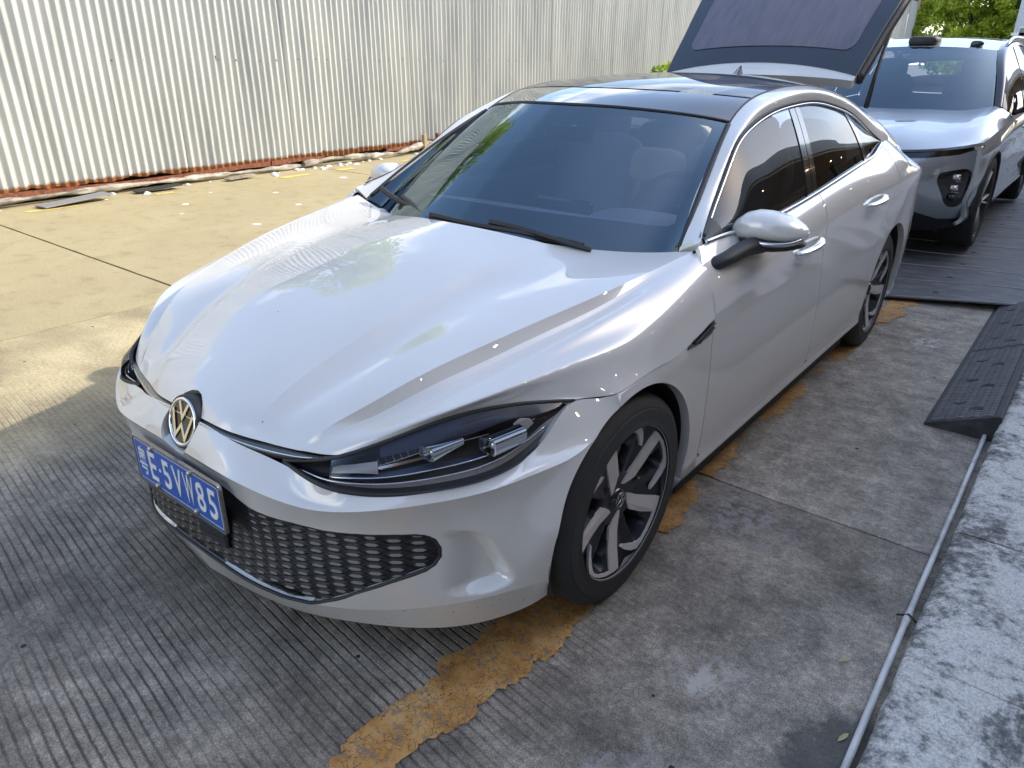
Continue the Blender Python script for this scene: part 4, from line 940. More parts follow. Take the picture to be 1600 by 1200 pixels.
m_.add(V, [(k * 5 + i, ((k + 1) % N_) * 5 + i, ((k + 1) % N_) * 5 + i + 1, k * 5 + i + 1) for k in range(N_) for i in range(4)])
badge = m_.build('badge', BLACK, car, smooth=True, autosharp=35)
MB().prism([(.0655 * math.cos(a), .0655 * math.sin(a)) for a in np.linspace(0, 2 * math.pi, 57)[:-1]], lambda u, v: bp_(u, v, .0005), lambda u, v: bp_(u, v, -.002)).build('badge_face', GLOSSBLACK, badge)
prof = [(.001, .0655), (.0045, .0645), (.0055, .0605), (.0045, .0565), (.001, .055)]; V = []
for k in range(N_):
    a = 2 * math.pi * k / N_
    for d_, r in prof: V.append(bp_(r * math.cos(a), r * math.sin(a), d_))
MB().add(V, [(k * 5 + i, ((k + 1) % N_) * 5 + i, ((k + 1) % N_) * 5 + i + 1, k * 5 + i + 1) for k in range(N_) for i in range(4)]).build('badge_ring', CHROME, badge, smooth=True)
def stroke(mb, pts, w, R=.0555, d0=.0006, d1=.0042):
    P = np.array(pts, float) * R; w = w * R / 2; n = len(P); Lf, Rt = [], []
    for i in range(n):
        ts = []
        if i: t = P[i] - P[i - 1]; ts.append(t / np.linalg.norm(t))
        if i < n - 1: t = P[i + 1] - P[i]; ts.append(t / np.linalg.norm(t))
        t = sum(ts); t /= np.linalg.norm(t); nn = np.array([-t[1], t[0]]); s = w / max(.35, abs(nn @ np.array([-ts[0][1], ts[0][0]])))
        Lf.append(P[i] + nn * s); Rt.append(P[i] - nn * s)
    V = [bp_(*q, d1) for q in Lf] + [bp_(*q, d1) for q in Rt] + [bp_(*q, d0) for q in Lf] + [bp_(*q, d0) for q in Rt]
    F = []
    for i in range(n - 1):
        F += [(i, i + 1, n + i + 1, n + i), (i, 2 * n + i, 2 * n + i + 1, i + 1), (n + i, n + i + 1, 3 * n + i + 1, 3 * n + i)]
    F += [(0, n, 3 * n, 2 * n), (n - 1, 2 * n + n - 1, 3 * n + n - 1, n + n - 1)]
    mb.add(V, F)
em = MB(); stroke(em, [(-.37, .93), (0, .20), (.37, .93)], .165)
stroke(em, [(-.86, .48), (-.42, -.74), (0, -.14), (.42, -.74), (.86, .48)], .165)
em.build('badge_emblem', CHROME, badge)

# headlights
LOWH = [(0.351,-0.747,0.601),(0.43,-0.748,0.591),(0.49,-0.74,0.583),(0.55,-0.7075,0.5722),(0.635,-0.6258,0.5617),(0.69,-0.5498,0.559),(0.75,-0.4653,0.5697),(0.782,-0.3969,0.5883),(0.812,-0.2922,0.6401),(0.824,-0.2296,0.6728),(0.816,-0.1886,0.6917)]
UPH = [(0.351,-0.747,0.603),(0.42,-0.722,0.617),(0.49,-0.7,0.64),(0.565,-0.6227,0.671),(0.65,-0.5109,0.7123),(0.746,-0.3401,0.722),(0.821,-0.2106,0.7079)]
def headlight(mr):
    hl = None; q = mir if mr else (lambda P: np.asarray(P, float))
    l, u = row(LOWH, 80), row(UPH, 80); md = (l + u) / 2 + np.array([.010, -.012, .010]) * np.clip(np.linalg.norm(l - u, axis=1) / .09, 0, 1)[:, None] ** 1.5
    G = loft([l, md, u], [12, 12])
    du = np.gradient(G, axis=0); dv = np.gradient(G, axis=1); N = -np.cross(du, dv); N /= np.linalg.norm(N, axis=2)[..., None] + 1e-9
    if N[12, 40] @ np.array([.5, -.6, .6]) < 0: N = -N
    N[:, :3] = N[:, 3:4]; N[:, -3:] = N[:, -4:-3]
    def at(uu, vv, d):
        i, j = vv * 24, uu * 79; i0, j0 = int(min(i, 23)), int(min(j, 78)); a, b = i - i0, j - j0
        f = lambda A: (A[i0, j0] * (1 - a) + A[i0 + 1, j0] * a) * (1 - b) + (A[i0, j0 + 1] * (1 - a) + A[i0 + 1, j0 + 1] * a) * b
        return f(G) - f(N) * d
    vv = np.linspace(0, 1, 25)[:, None]; uu = np.linspace(0, 1, 80)[None]
    dep = .004 + .062 * np.clip(np.sin(np.pi * np.clip(vv, 0, 1)), 0, 1) ** .45 * np.clip(np.sin(np.pi * np.clip(uu, 0.0, 1)), 0, 1) ** .7
    hl = mesh_obj('headlight', *grid_vf(q(G - N * dep[..., None])), LAMPBLACK, car)
    # black seal round the lamp
    P = np.vstack([l, u[::-1]]); MB().tube(q(P) , .0058, 6).build('lamp_seal', BLACK, hl, smooth=True)
    def patch(name, u0, u1, v0, v1, d, m, nu=24, nv=5, vf=None, dd=0.0):
        A = np.array([[at(u0 + (u1 - u0) * i / nu, (vf(i / nu)[0] if vf else v0) + ((vf(i / nu)[1] if vf else v1) - (vf(i / nu)[0] if vf else v0)) * j / nv, d + dd * j / nv) for i in range(nu + 1)] for j in range(nv + 1)])
        return mesh_obj(name, *grid_vf(q(A)), m, hl)
    patch('light_guide', .02, .93, 0, 0, .016, LAMPSILVER, 60, 3, vf=lambda t: (.07, .14 + .20 * max(0, (t - .72) / .28) ** 1.2))
    MB().tube(q(np.array([at(t, .17 + .14 * max(0, t - .6), .012) for t in np.linspace(.06, .86, 50)])), .0028, 6).build('light_guide_rib', REFLECTOR, hl, smooth=True)
    patch('lower_bezel', .10, .70, .25, .33, .024, LAMPBLUE, 30, 3, vf=lambda t: (.27, .27 + .10 * math.sin(math.pi * min(1, t * 1.1)) ** .8 + .01), dd=.012)
    MB().tube(q(np.array([at(t, .285, .020) for t in np.linspace(.17, .66, 30)])), .0022, 6).build('bezel_edge', CHROME, hl, smooth=True)
    patch('side_reflector_plate', .17, .33, .40, .85, .026, LAMPSILVER, 8, 4, vf=lambda t: (.62 - .26 * t, .97 - .22 * t))
    patch('eyebrow_panel', .34, .80, .72, .98, .022, LAMPBLUE, 24, 5, vf=lambda t: (.80 - .10 * math.sin(math.pi * t), .985), dd=-.012)
    fb = MB()
    for t_ in np.linspace(.33, .56, 11): fb.tube(q(np.array([at(t_, .80 + .06 * math.sin(t_ * 9), .030), at(t_ + .006, .66, .036)])), .0011, 4)
    fb.build('lamp_fins', REFLECTOR, hl)
    MB().tube(q(np.array([at(t, .60 + .05 * math.sin(t * 4), .036) for t in np.linspace(.30, .86, 30)])), .0012, 5).build('lamp_trim_line', REFLECTOR, hl, smooth=True)
    patch('wedge_reflector', .31, .50, .5, .6, .034, REFLECTOR, 12, 2, vf=lambda t: (.50 - .02 * t, .62 - .09 * t))
    # two projector modules: open rounded boxes with a lens inside
    for k, (c0, c1, w0, h0, w1, h1) in enumerate((((0.652,-0.5628,0.6483), (0.698,-0.4905,0.669), .022, .017, .010, .008), ((0.734,-0.4415,0.6441), (0.774,-0.3586,0.6616), .025, .021, .022, .018))):
        c0, c1 = np.array(c0), np.array(c1); ax = c1 - c0; ax /= np.linalg.norm(ax)
        # the open end faces forward and a little inboard
        fwd = np.array([-.30, -.95, .0]); fwd /= np.linalg.norm(fwd); sx = np.array([.95, -.30, 0]); sz = np.array([0, 0, 1.0])
        ring_ = rrect(1, 1, .45, 5); n = len(ring_); V = []
        for t, (w, h) in ((0, (w0, h0)), (.45, ((w0 + w1) / 2, (h0 + h1) / 2)), (1, (w1, h1))):
            c = c0 + (c1 - c0) * t
            sh = 1 - t
            for a, b in ring_: V.append(c + (sx * a * w + fwd * a * w * -.35 * sh) + sz * b * h + ax * 0)
        for a, b in ring_: V.append(c0 + (sx * a * w0 * .86 + fwd * a * w0 * -.30) + sz * b * h0 * .84)
        for a, b in ring_: V.append(c0 + np.array([.004, .022, 0]) + sx * a * w0 * .70 + sz * b * h0 * .70)
        F = [(r * n + i, r * n + (i + 1) % n, (r + 1) * n + (i + 1) % n, (r + 1) * n + i) for r in (0, 1) for i in range(n)]
        F += [(i, (i + 1) % n, 3 * n + (i + 1) % n, 3 * n + i) for i in range(n)] + [(3 * n + i, 3 * n + (i + 1) % n, 4 * n + (i + 1) % n, 4 * n + i) for i in range(n)]
        pj_ = mesh_obj('projector_module', q(np.array(V)), F, DCHROME, hl, autosharp=40)
        Vl = [c0 + np.array([.004, .018, 0]) + sx * math.cos(a) * w0 * .55 * math.cos(b) + sz * math.sin(a) * h0 * .6 * math.cos(b) + fwd * .010 * math.sin(b) for b in (0, .5, 1.0, 1.5) for a in np.linspace(0, 2 * math.pi, 15)[:-1]]
        mesh_obj('projector_lens', q(np.array(Vl)), [(r * 14 + i, r * 14 + (i + 1) % 14, (r + 1) * 14 + (i + 1) % 14, (r + 1) * 14 + i) for r in range(3) for i in range(14)], REFLECTOR, hl)
        if k == 1:
            mesh_obj('projector_shade', q(np.array([at(a, b, .020) for a, b in ((.765, .42), (.80, .36), (.835, .44), (.83, .66), (.80, .74), (.77, .66))])), [(0, 1, 2, 3, 4, 5)], LAMPSILVER, hl, smooth=False)
    mesh_obj('lamp_cover', *grid_vf(q((G + N * .001)[:, 15:])), LAMPGLASS, hl)
    return hl
for mr in (False, True): headlight(mr)

# body sides
HOODLOW = [tuple(p_[1:]) for p_ in row(HOODROWS[-1], 40)]
FEND = [(-.102,.665),(-.110,.7045)] + [p_ for p_ in HOODLOW if p_[0] > -.105] + [(.440,.765),(.436,.683),(.441,.552),(.450,.409),(.463,.30),(.466,.262),(.466,.10),(-.092,.10),(-.092,.66)]
FD0 = [(.466,.262),(.463,.30),(.450,.409),(.441,.552),(.436,.683),(.440,.765),(.431,.835),(.428,.885),(.440,.93),(.472,.962),(.478,1.3)]
GAP = [(1.492,1.3),(1.494,.985),(1.476,.932),(1.456,.869),(1.464,.80),(1.488,.69),(1.500,.54),(1.520,.40),(1.548,.266)]
RG = [(2.62,1.3),(2.62,1.06),(2.60,.97),(2.52,.86),(2.42,.775),(2.352,.66),(2.318,.55),(2.305,.45),(2.318,.36),(2.335,.266)]
DOORB = .266
front_door_poly = FD0 + GAP + [(1.0, DOORB)]
rear_door_poly = GAP[::-1] + RG + [(2.0, DOORB)]
def side(mr):
    f = panel('front_fender', SG, WHITE, car, clips=[inpoly(FEND), out_arch(ARCH_F)], mirror=mr, thick=.03)
    q = mir if mr else (lambda P: np.asarray(P, float))
    # vent with slats behind the front wheel
    VP = [(.215,.730),(.30,.737),(.37,.752),(.434,.768),(.433,.728),(.40,.722),(.33,.716),(.27,.718)]
    VG = offset_grid(SG, .003)
    v = panel('fender_vent', VG, GLOSSBLACK, f, clips=[inpoly(VP, gap=0)], mirror=mr, thick=.006)
    for a, b in (((.30,.726),(.43,.758)), ((.33,.721),(.43,.743))):
        P = [(np.interp(t, [0, 1], [a[0], b[0]]), np.interp(t, [0, 1], [a[1], b[1]])) for t in np.linspace(0, 1, 8)]
        MB().tube(q(np.array([(sidex(y) + .003, y, z) for y, z in P])), .0028, 5).build('vent_slat', BLACK, v, smooth=True)
    fd = panel('front_door', SG, WHITE, car, clips=[inpoly(front_door_poly)], mirror=mr)
    rd = panel('rear_door', SG, WHITE, car, clips=[inpoly(rear_door_poly), out_arch(ARCH_R, .03)], mirror=mr)
    sill = panel('sill', SG, WHITE, car, clips=[lambda V: DOORB - .002 - V[:, 2], lambda V: V[:, 1] - .20, lambda V: 2.52 - V[:, 1], out_arch(ARCH_F), out_arch(ARCH_R)], mirror=mr)
    rq = panel('rear_quarter', SG, WHITE, car, clips=[lambda V: V[:, 1] - 2.20, outpoly(rear_door_poly), lambda V: V[:, 2] - np.where(V[:, 1] < 2.52, DOORB, 0), out_arch(ARCH_R)], mirror=mr, thick=.03)
    for nm_, ar in (('front', ARCH_F), ('rear', ARCH_R)):
        a = np.linspace(-.35, math.pi + .35, 40); xs = np.linspace(.50, .872, 6)
        V = np.array([[(x, ar[0] + (ar[2] + .004) * math.cos(t), ar[1] + (ar[2] + .004) * math.sin(t)) for t in a] for x in xs])
        mesh_obj('wheel_arch_liner', *grid_vf(q(V)), BLACK, car)
        mesh_obj('wheel_arch_wall', *grid_vf(q(np.array([[(.50, ar[0] + r * math.cos(t), ar[1] + r * math.sin(t)) for t in a] for r in (0.01, ar[2] + .004)]))), DARK, car)
    # door handles
    for d, (y0, z0), (y1, z1) in ((fd, (1.122, .838), (1.372, .856)), (rd, (2.03, .888), (2.285, .903))):
        t = np.linspace(0, 1, 22); yy = y0 + (y1 - y0) * t; zz = z0 + (z1 - z0) * t
        offx = .034 * np.sin(np.pi * t) ** .55
        P = np.stack([sidex(yy) - .006 + offx, yy, zz], 1); r = .020 * (.55 + .45 * np.sin(np.pi * t) ** .5)
        MB().tube(q(P), r, 12, flat=.55).build('door_handle', CHROME if not mr else WHITE, d, smooth=True)
        pk = np.linspace(0, 2 * math.pi, 25)[:-1]
        V = [(float(sidex(y0 + .105)) - .0035, y0 + .105, (z0 + z1) / 2)] + [(float(sidex(y0 + .105 + .06 * math.cos(a))) - .0025, y0 + .105 + .06 * math.cos(a), (z0 + z1) / 2 + .026 * math.sin(a)) for a in pk]
    return fd, rd
doors = both(side)

# roof rails, pillars and rear shoulders in one sweep
yb = np.linspace(2.76, 3.72, 10); bxz = [belt(y) for y in yb]
Q0c = DLO + [(float(x), float(y), float(z)) for y, (x, z) in zip(yb, bxz)]
Q2c = [(.734,.485,.940)] + RIN[1:] + [(.598,2.90,1.205),(.595,3.1,1.125),(.585,3.3,1.05),(.55,3.5,.985),(.47,3.66,.95),(.40,3.74,.93)]
def bykey(c, ys):
    c = np.array(c); s = nspline(c, n=600); return np.stack([np.interp(ys, s[:, 1], s[:, k]) for k in range(3)], 1)
ysr = np.concatenate([np.linspace(.487, 1.25, 60), np.linspace(1.27, 3.70, 140)])
q0 = bykey(Q0c, ysr)
# inner edge is matched a little ahead so that sections stay square to the pillar
q2 = bykey(Q2c, np.clip(ysr + .0, .487, 3.70))
w_ = np.interp(ysr, [.49, .9, 1.3, 2.2, 2.7, 3.1, 3.6], [.004, .012, .018, .018, .022, .035, .02])
nrm = np.stack([.75 + 0 * ysr, 0 * ysr, .66 + 0 * ysr], 1)
qa = q0 * .68 + q2 * .32 + nrm * w_[:, None]; qb = q0 * .30 + q2 * .70 + nrm * w_[:, None] * .8
RAIL = loft([q0, qa, qb, q2], [7, 7, 7])
for mr in (False, True): panel('roof_rail', RAIL, WHITE, car, mirror=mr, thick=.02)

# side glass
ysg = np.linspace(.52, 2.655, 140); top = bykey(DLO, ysg); bxg, bzg = belt(ysg); bot = np.stack([bxg, ysg, bzg], 1)
gl = []
for k in np.linspace(0, 1, 12):
    P = top * (1 - k) + bot * k; P[:, 0] += .014 * 4 * k * (1 - k) - .010; gl.append(P)
GL = np.stack(gl)
def pgl(y, k):
    j = np.interp(y, ysg, np.arange(len(ysg))); j0 = int(min(j, len(ysg) - 2)); f = j - j0; i = k * 11; i0 = int(min(i, 10)); a = i - i0
    g = lambda i_, j_: GL[i_, j_]
    return (g(i0, j0) * (1 - a) + g(i0 + 1, j0) * a) * (1 - f) + (g(i0, j0 + 1) * (1 - a) + g(i0 + 1, j0 + 1) * a) * f
GLi = GL.copy()
PIL = [(1.36,.93),(1.47,.93),(1.685,1.36),(1.565,1.36)]
for mr in (False, True):
    q = mir if mr else (lambda P: np.asarray(P, float)); fd, rd = doors[int(mr)]
    yl = lambda z: np.interp(z, [.96, 1.33], [1.43, 1.63])
    panel('front_window', GL, FRONTGLASS, fd, clips=[lambda V: yl(V[:, 2]) - V[:, 1]], mirror=mr, thick=.004)
    panel('rear_window', GL, SIDEGLASS, rd, clips=[lambda V: V[:, 1] - yl(V[:, 2]) , lambda V: 2.27 - V[:, 1]], mirror=mr, thick=.004)
    panel('quarter_window', GL, SIDEGLASS, car, clips=[lambda V: V[:, 1] - 2.275], mirror=mr, thick=.004)
    off = GL + np.array([.004, 0, 0])
    panel('door_pillar_trim', off, GLOSSBLACK, fd, clips=[lambda V: V[:, 1] - yl(V[:, 2]) + .058, lambda V: yl(V[:, 2]) - .003 - V[:, 1]], mirror=mr, thick=.004)
    panel('door_pillar_trim', off, GLOSSBLACK, rd, clips=[lambda V: V[:, 1] - yl(V[:, 2]) - .003, lambda V: yl(V[:, 2]) + .05 - V[:, 1]], mirror=mr, thick=.004)
    panel('window_divider', off, GLOSSBLACK, rd, clips=[lambda V: V[:, 1] - 2.245, lambda V: 2.295 - V[:, 1]], mirror=mr, thick=.004)
    panel('mirror_sail', off, BLACK, fd, clips=[lambda V: .655 - V[:, 1] + (V[:, 2] - 1.0) * .1], mirror=mr, thick=.004)
    loop = np.vstack([top[2:], bot[::-1]])
    d_ = np.array([.002, 0, -.012])
    MB().tube(q(top[1:] + np.array([.0045, 0, -.003])), .0060, 8).build('window_seal', BLACK, car, smooth=True)
    MB().tube(q(top[3:-2] + np.array([.0085, 0, -.0135])), .0056, 8).build('window_chrome_trim', CHROME, car, smooth=True)
    MB().tube(q(np.stack([bxg + .001, ysg, bzg + .003], 1)[:-1]), .0068, 8, flat=1.25).build('belt_chrome_trim', CHROME, car, smooth=True)

# windscreen
b_ = row([(0,.235,.940),(.2,.262,.935),(.4,.345,.925),(.58,.455,.915),(.68,.50,.920),(.728,.492,.937)], 40)
t_ = row([(0,.838,1.330),(.2,.885,1.326),(.309,.945,1.318),(.42,1.003,1.307),(.52,1.075,1.291),(.576,1.122,1.278)], 40)
def wrow(f, e=0.0):
    P = b_ * (1 - f) + t_ * f; s = np.linspace(0, 1, 40)[:, None]; P = P + np.array([0, -.008, .017]) * 4 * f * (1 - f) * (1 - .15 * s); P[:, 0] += .004 * f * (1 - f) * s[:, 0]
    return np.concatenate([mir(P)[:0:-1], P])
WG = loft([wrow(f) for f in (0, .2, .4, .6, .8, 1)], 8)
ws = panel('windscreen', WG, WSGLASS, car, rim=False)
WI = offset_grid(WG, -.006)
nI, nJ = WG.shape[:2]
def frit(V0):
    # visible part of the printed border: parameter space distance
    return None
ii, jj = np.meshgrid(np.arange(nI), np.arange(nJ), indexing='ij'); ii = ii.ravel() / (nI - 1); jj = jj.ravel() / (nJ - 1) * 2 - 1
def frit_val():
    side = .925 - .0 - np.abs(jj); hi = .945 - ii; lo = ii - (.205 - .03 * np.abs(jj) ** 2)
    r = .05; a = np.minimum(side * .70, .4); inner = np.minimum(np.minimum(a, hi * .7), lo * .7)
    pod = np.maximum(np.abs(jj + .05) - (.20 - (.88 - ii) * .3), (.855 - ii) * 2)     # camera pod shape
    return np.maximum(-inner, -pod)
V, F = grid_vf(WI); fv = frit_val(); V2, F2 = clip(V, F, fv)
mesh_obj('windscreen_black_border', V2, F2, BLACK, ws)
# camera pod and inside mirror
MB().rbox((-.10, .86, 1.255), (.06, 1.0, 1.30), .015).build('camera_pod', BLACK, car)
MB().rbox((-.125, .93, 1.185), (.105, .955, 1.245), .012).build('inside_mirror', BLACK, car)
for s in (-1, 1):
    P = WG[1:-1, -1 if s > 0 else 0] + np.array([s * .004, 0, .003]); MB().tube(P, .010, 8, flat=.6).build('windscreen_side_seal', BLACK, car, smooth=True)
MB().tube(WG[-1] + np.array([0, .004, .002]), .006, 8).build('windscreen_top_seal', BLACK, car, smooth=True)
# cowl under the rear edge of the hood
hr = HG[:, -1]; k0, k1 = 20, len(hr) - 21
cw = even(hr[k0:k1], 79) + np.array([0, -.03, -.018]); cb = even(WG[3], 79) + np.array([0, 0, -.012])
cb = np.stack([np.interp(cw[:, 0], cb[:, 0], cb[:, k]) for k in range(3)], 1)
mesh_obj('cowl_panel', *grid_vf(loft([cw, (cw + cb) / 2 + np.array([0, 0, -.02]), cb], [3, 3])), BLACK, car)

# black roof
def roof_grid(ns=30, nt=90):
    G = np.zeros((2 * ns - 1, nt, 3))
    zc_ = np.array([(.838,1.332),(1.0,1.366),(1.2,1.397),(1.45,1.420),(1.8,1.432),(2.2,1.426),(2.5,1.410),(2.72,1.394)])
    zs = nspline(zc_, n=300); rin = nspline(np.array(RIN), n=500)
    for i in range(ns):
        s = i / (ns - 1)
        y0 = float(np.interp(s * .576, t_[:, 0], t_[:, 1])); y1 = 2.705 - .03 * s * s
        for j in range(nt):
            y = y0 + (y1 - y0) * j / (nt - 1)
            ye = 1.122 + (y1 - 1.122) * j / (nt - 1) if True else y
            xr = np.interp(ye, rin[:, 1], rin[:, 0]); zr = np.interp(ye, rin[:, 1], rin[:, 2]); zcen = np.interp(.838 + (2.705 - .838) * j / (nt - 1), zs[:, 0], zs[:, 1])
            z = zcen + (zr - zcen) * s ** 2.3
            G[ns - 1 + i, j] = (xr * s, y, z); G[ns - 1 - i, j] = (-xr * s, y, z)
    return G
RGd = roof_grid()
j1 = 13
front = panel('roof_front_panel', RGd[:, :j1], ROOFGLASS, car, thick=.01)
panel('panoramic_roof', RGd[:, j1:] + np.array([0, .004, 0]), PANO, car, rim=False)
RL = offset_grid(RGd, -.03)
for a_, b_x in ((0, 9), (49, 58)): mesh_obj('roof_lining', *grid_vf(RL[a_:b_x + 1, 2:]), SEAT, car)
mesh_obj('roof_crossbar', *grid_vf(RL[8:51, 2:20]), SEAT, car)
mesh_obj('roof_crossbar', *grid_vf(RL[8:51, 66:]), BLACK, car)
for s in (1, -1):
    e = RGd[-1 if s > 0 else 0] + np.array([s * .001, 0, -.001]); MB().tube(e, .0045, 6).build('roof_side_seal', BLACK, car, smooth=True)
# shark fin aerial
fin = MB(); P = [(2.50, 0, .026), (2.56, .018, .024), (2.61, .045, .012), (2.64, .052, .006), (2.66, .02, .010), (2.665, 0, .012)]
V = []
for y, h, w in P: V += [(-w - .03, y, 1.408), (-w * .4 - .03, y, 1.410 + h * .6), (-.03, y, 1.410 + h), (w * .4 - .03, y, 1.410 + h * .6), (w - .03, y, 1.408)]
fin.add(V, [(r * 5 + i, r * 5 + i + 1, (r + 1) * 5 + i + 1, (r + 1) * 5 + i) for r in range(5) for i in range(4)]); fin.build('shark_fin_aerial', GLOSSBLACK, car, smooth=True)

# raised tailgate
TL = np.array([(2.752,1.405),(2.80,1.447),(2.90,1.535),(3.05,1.664),(3.25,1.832),(3.50,2.030),(3.72,2.185),(3.86,2.262),(3.97,2.300)])
TW = [.545,.560,.572,.590,.604,.612,.60,.57,.52]
tlc = nspline(TL, n=60); tlw = np.interp(np.linspace(0, 1, 60), np.linspace(0, 1, 9), TW)
TG = np.zeros((41, 60, 3))
for i in range(41):
    s = i / 20 - 1; cr = .030 * (1 - abs(s) ** 2.4)
    for j in range(60):
        TG[i, j] = (s * tlw[j], tlc[j, 0] - cr * .62 - .010, tlc[j, 1] + cr * .72 - .012)
tgr = lambda Q: np.stack([Q[:, 0] * 0, Q[:, 1] * 0 - .65, Q[:, 2] * 0 + .75], 1)
lpos = np.linspace(0, 1, 60)
LM = np.broadcast_to(lpos[None], (41, 60)).ravel(); SM = np.broadcast_to((np.arange(41) / 20 - 1)[:, None], (41, 60)).ravel()
def tclip(fn):
    V, F = grid_vf(TG); return clip(V, F, fn(LM, SM))
tail = panel('tailgate', TG, WHITE, car, outward=tgr, thick=.055)
VFb = tclip(lambda l, s: l - (.022 + .040 * (1 - s ** 2)))
tb = panel('tailgate_black_glass_border', None, ROOFGLASS, tail, VF=(VFb[0] + np.array([0, -.0026, .003]), VFb[1]), outward=tgr, thick=.005)
MATS['border'] = mat('rear_glass_printed_border', (.020, .024, .034), .12, coat=.5)
tb.data.materials.clear(); tb.data.materials.append(MATS['border'])
def wv(l, s):
    a = (.855 - .03 * l - np.abs(s)) * .6; b = l - (.125 + .02 * (1 - s ** 2)); c = .80 - l
    r = .05; aa, bb = np.maximum(r - a, 0), np.maximum(r - b, 0)
    return np.minimum(np.minimum(a, b), c) - np.where((aa > 0) & (bb > 0), np.hypot(aa, bb) - r + np.minimum(a, b), 0)
VFw = tclip(wv)
panel('rear_screen', None, BACKGLASS, tail, VF=(VFw[0] + np.array([0, -.0052, .006]), VFw[1]), outward=tgr, thick=.003)
for s in (-1, 1):
    MB().tube([(s * .585, 3.16, 1.66), (s * .59, 2.98, 1.42), (s * .60, 2.88, 1.26)], [.010, .010, .014], 8).build('gas_strut', BLACK, tail, smooth=True)
    e = TG[40 if s > 0 else 0, 2:58] + np.array([s * .004, .026, -.030]); MB().tube(e, .024, 8, flat=1.3).build('tailgate_side_seal', BLACK, tail, smooth=True)
# luggage opening: dark inner lip and floor
MB().box((-.56, 2.78, .70), (.56, 3.66, .72)).build('boot_floor', SEAT, car)
rb = row([(0,3.90,.0),(.3,3.88,0),(.5,3.83,0),(.62,3.74,0),(.72,3.62,0),(.80,3.5,0)], 40)
for nm_, z0, z1, m_x in (('rear_bumper', .24, .60, WHITE), ('boot_sill', .60, .86, WHITE)):
    R0 = rb.copy(); R0[:, 2] = z0; R1 = rb.copy(); R1[:, 2] = (z0 + z1) / 2; R1[:, 1] += .03 if z0 < .5 else .0; R2 = rb.copy(); R2[:, 2] = z1
    full = [np.concatenate([mir(r)[:0:-1], r]) for r in (R0, R1, R2)]
    panel(nm_, loft(full, [6, 6]), m_x, car, outward=lambda Q: Q - np.array([0, 2.8, .5]))
for s in (-1, 1):
    P = np.array([(.80,3.28,.915),(.79,3.40,.90),(.755,3.52,.89),(.70,3.62,.885),(.62,3.72,.88)]) + np.array([.022, 0, 0]); P[:, 0] *= s
    MB().tube(row(P, 24), .022, 10, flat=1.7).build('tail_lamp', RED, car, smooth=True)

# underbody
MB().box((-.60, -.45, .15), (.60, 3.60, .24)).box((-.84, .42, .125), (.84, 2.30, .20)).build('underbody', DARK, car)
MB().rbox((.70, .30, .16), (.86, .375, .30), .012).rbox((-.86, .30, .16), (-.70, .375, .30), .012).build('mud_flap', BLACK, car)

# door mirrors
def mirror_body(sgn):
    xs = np.array([.800,.806,.82,.845,.875,.91,.945,.98,1.005,1.020,1.027])
    zt = np.interp(xs, [.80,.806,.82,.845,.875,.91,.945,.98,1.005,1.02,1.027], [.968,.990,1.014,1.036,1.046,1.046,1.040,1.026,1.010,.996,.985])
    zb = np.interp(xs, [.80,.82,.9,.98,1.02,1.027], [.962,.949,.946,.952,.966,.978])
    hd = np.interp(xs, [.80,.82,.86,.9,.95,1.0,1.02,1.027], [.012,.040,.060,.066,.064,.046,.024,.006]); yc = np.interp(xs, [.80,.9,1.027], [.775,.785,.815])
    G = []
    for x, a, b, h, y in zip(xs, zt, zb, hd, yc):
        c, r = (a + b) / 2, (a - b) / 2; ring_ = []
        for t in np.linspace(0, 2 * math.pi, 33)[:-1]:
            ct, st = math.cos(t), math.sin(t); ring_.append((sgn * x, y + h * math.copysign(abs(ct) ** .85, ct), c + r * math.copysign(abs(st) ** .8, st)))
        G.append(ring_)
    G = np.array(G); G[:, :, 0] = sgn * (.788 + (np.abs(G[:, :, 0]) - .80) * 1.05); G[:, :, 1] = .768 + (G[:, :, 1] - .785) * 1.12; G[:, :, 2] += .001
    return G
def closed_tube_obj(G, name, m, parent):
    a, b, _ = G.shape; V = G.reshape(-1, 3); F = [(i * b + j, i * b + (j + 1) % b, (i + 1) * b + (j + 1) % b, (i + 1) * b + j) for i in range(a - 1) for j in range(b)] + [tuple(range(b)), tuple((a - 1) * b + j for j in range(b))[::-1]]
    return mesh_obj(name, V, F, m, parent)
for sgn, (fd, rd) in zip((1, -1), doors):
    G = mirror_body(sgn)
    xs_ = np.linspace(0, 10, 41); G = np.stack([[np.interp(xs_, np.arange(11), G[:, j, k]) for k in range(3)] for j in range(32)]).transpose(2, 0, 1)
    mb_ = closed_tube_obj(G, 'door_mirror', WHITE, car)
    low = G.copy(); cz_ = G[:, :, 2].mean(1, keepdims=True); low[:, :, 2] = .946 + (G[:, :, 2] - cz_) * .58; low[:, :, 0] = sgn * (.800 + (np.abs(G[:, :, 0]) - .788) * .92); low[:, :, 1] = G[:, :, 1] + .004
    low = low[:, :, :]; closed_tube_obj(low, 'mirror_lower_shell', BLACK, mb_)
    P = np.array([(.90,.735,.945),(.885,.69,.943),(.875,.63,.938),(.868,.57,.930),(.850,.515,.918),(.820,.49,.905)]); P[:, 0] *= sgn
    MB().tube(nspline(P, n=14), np.linspace(.036, .024, 14), 12, flat=.8).build('mirror_stalk', BLACK, mb_, smooth=True)
    P = np.array([(.87,.692,.9575),(.93,.692,.9555),(.97,.706,.957),(1.0,.730,.961),(1.018,.765,.970)]); P[:, 0] *= sgn
    MB().tube(nspline(P, n=20), .0045, 8, flat=1.6).build('turn_indicator', SATIN, mb_, smooth=True)
    P = np.array([(.81,.72,.952),(.86,.718,.950),(.93,.722,.949),(.99,.750,.955),(1.022,.795,.968)])

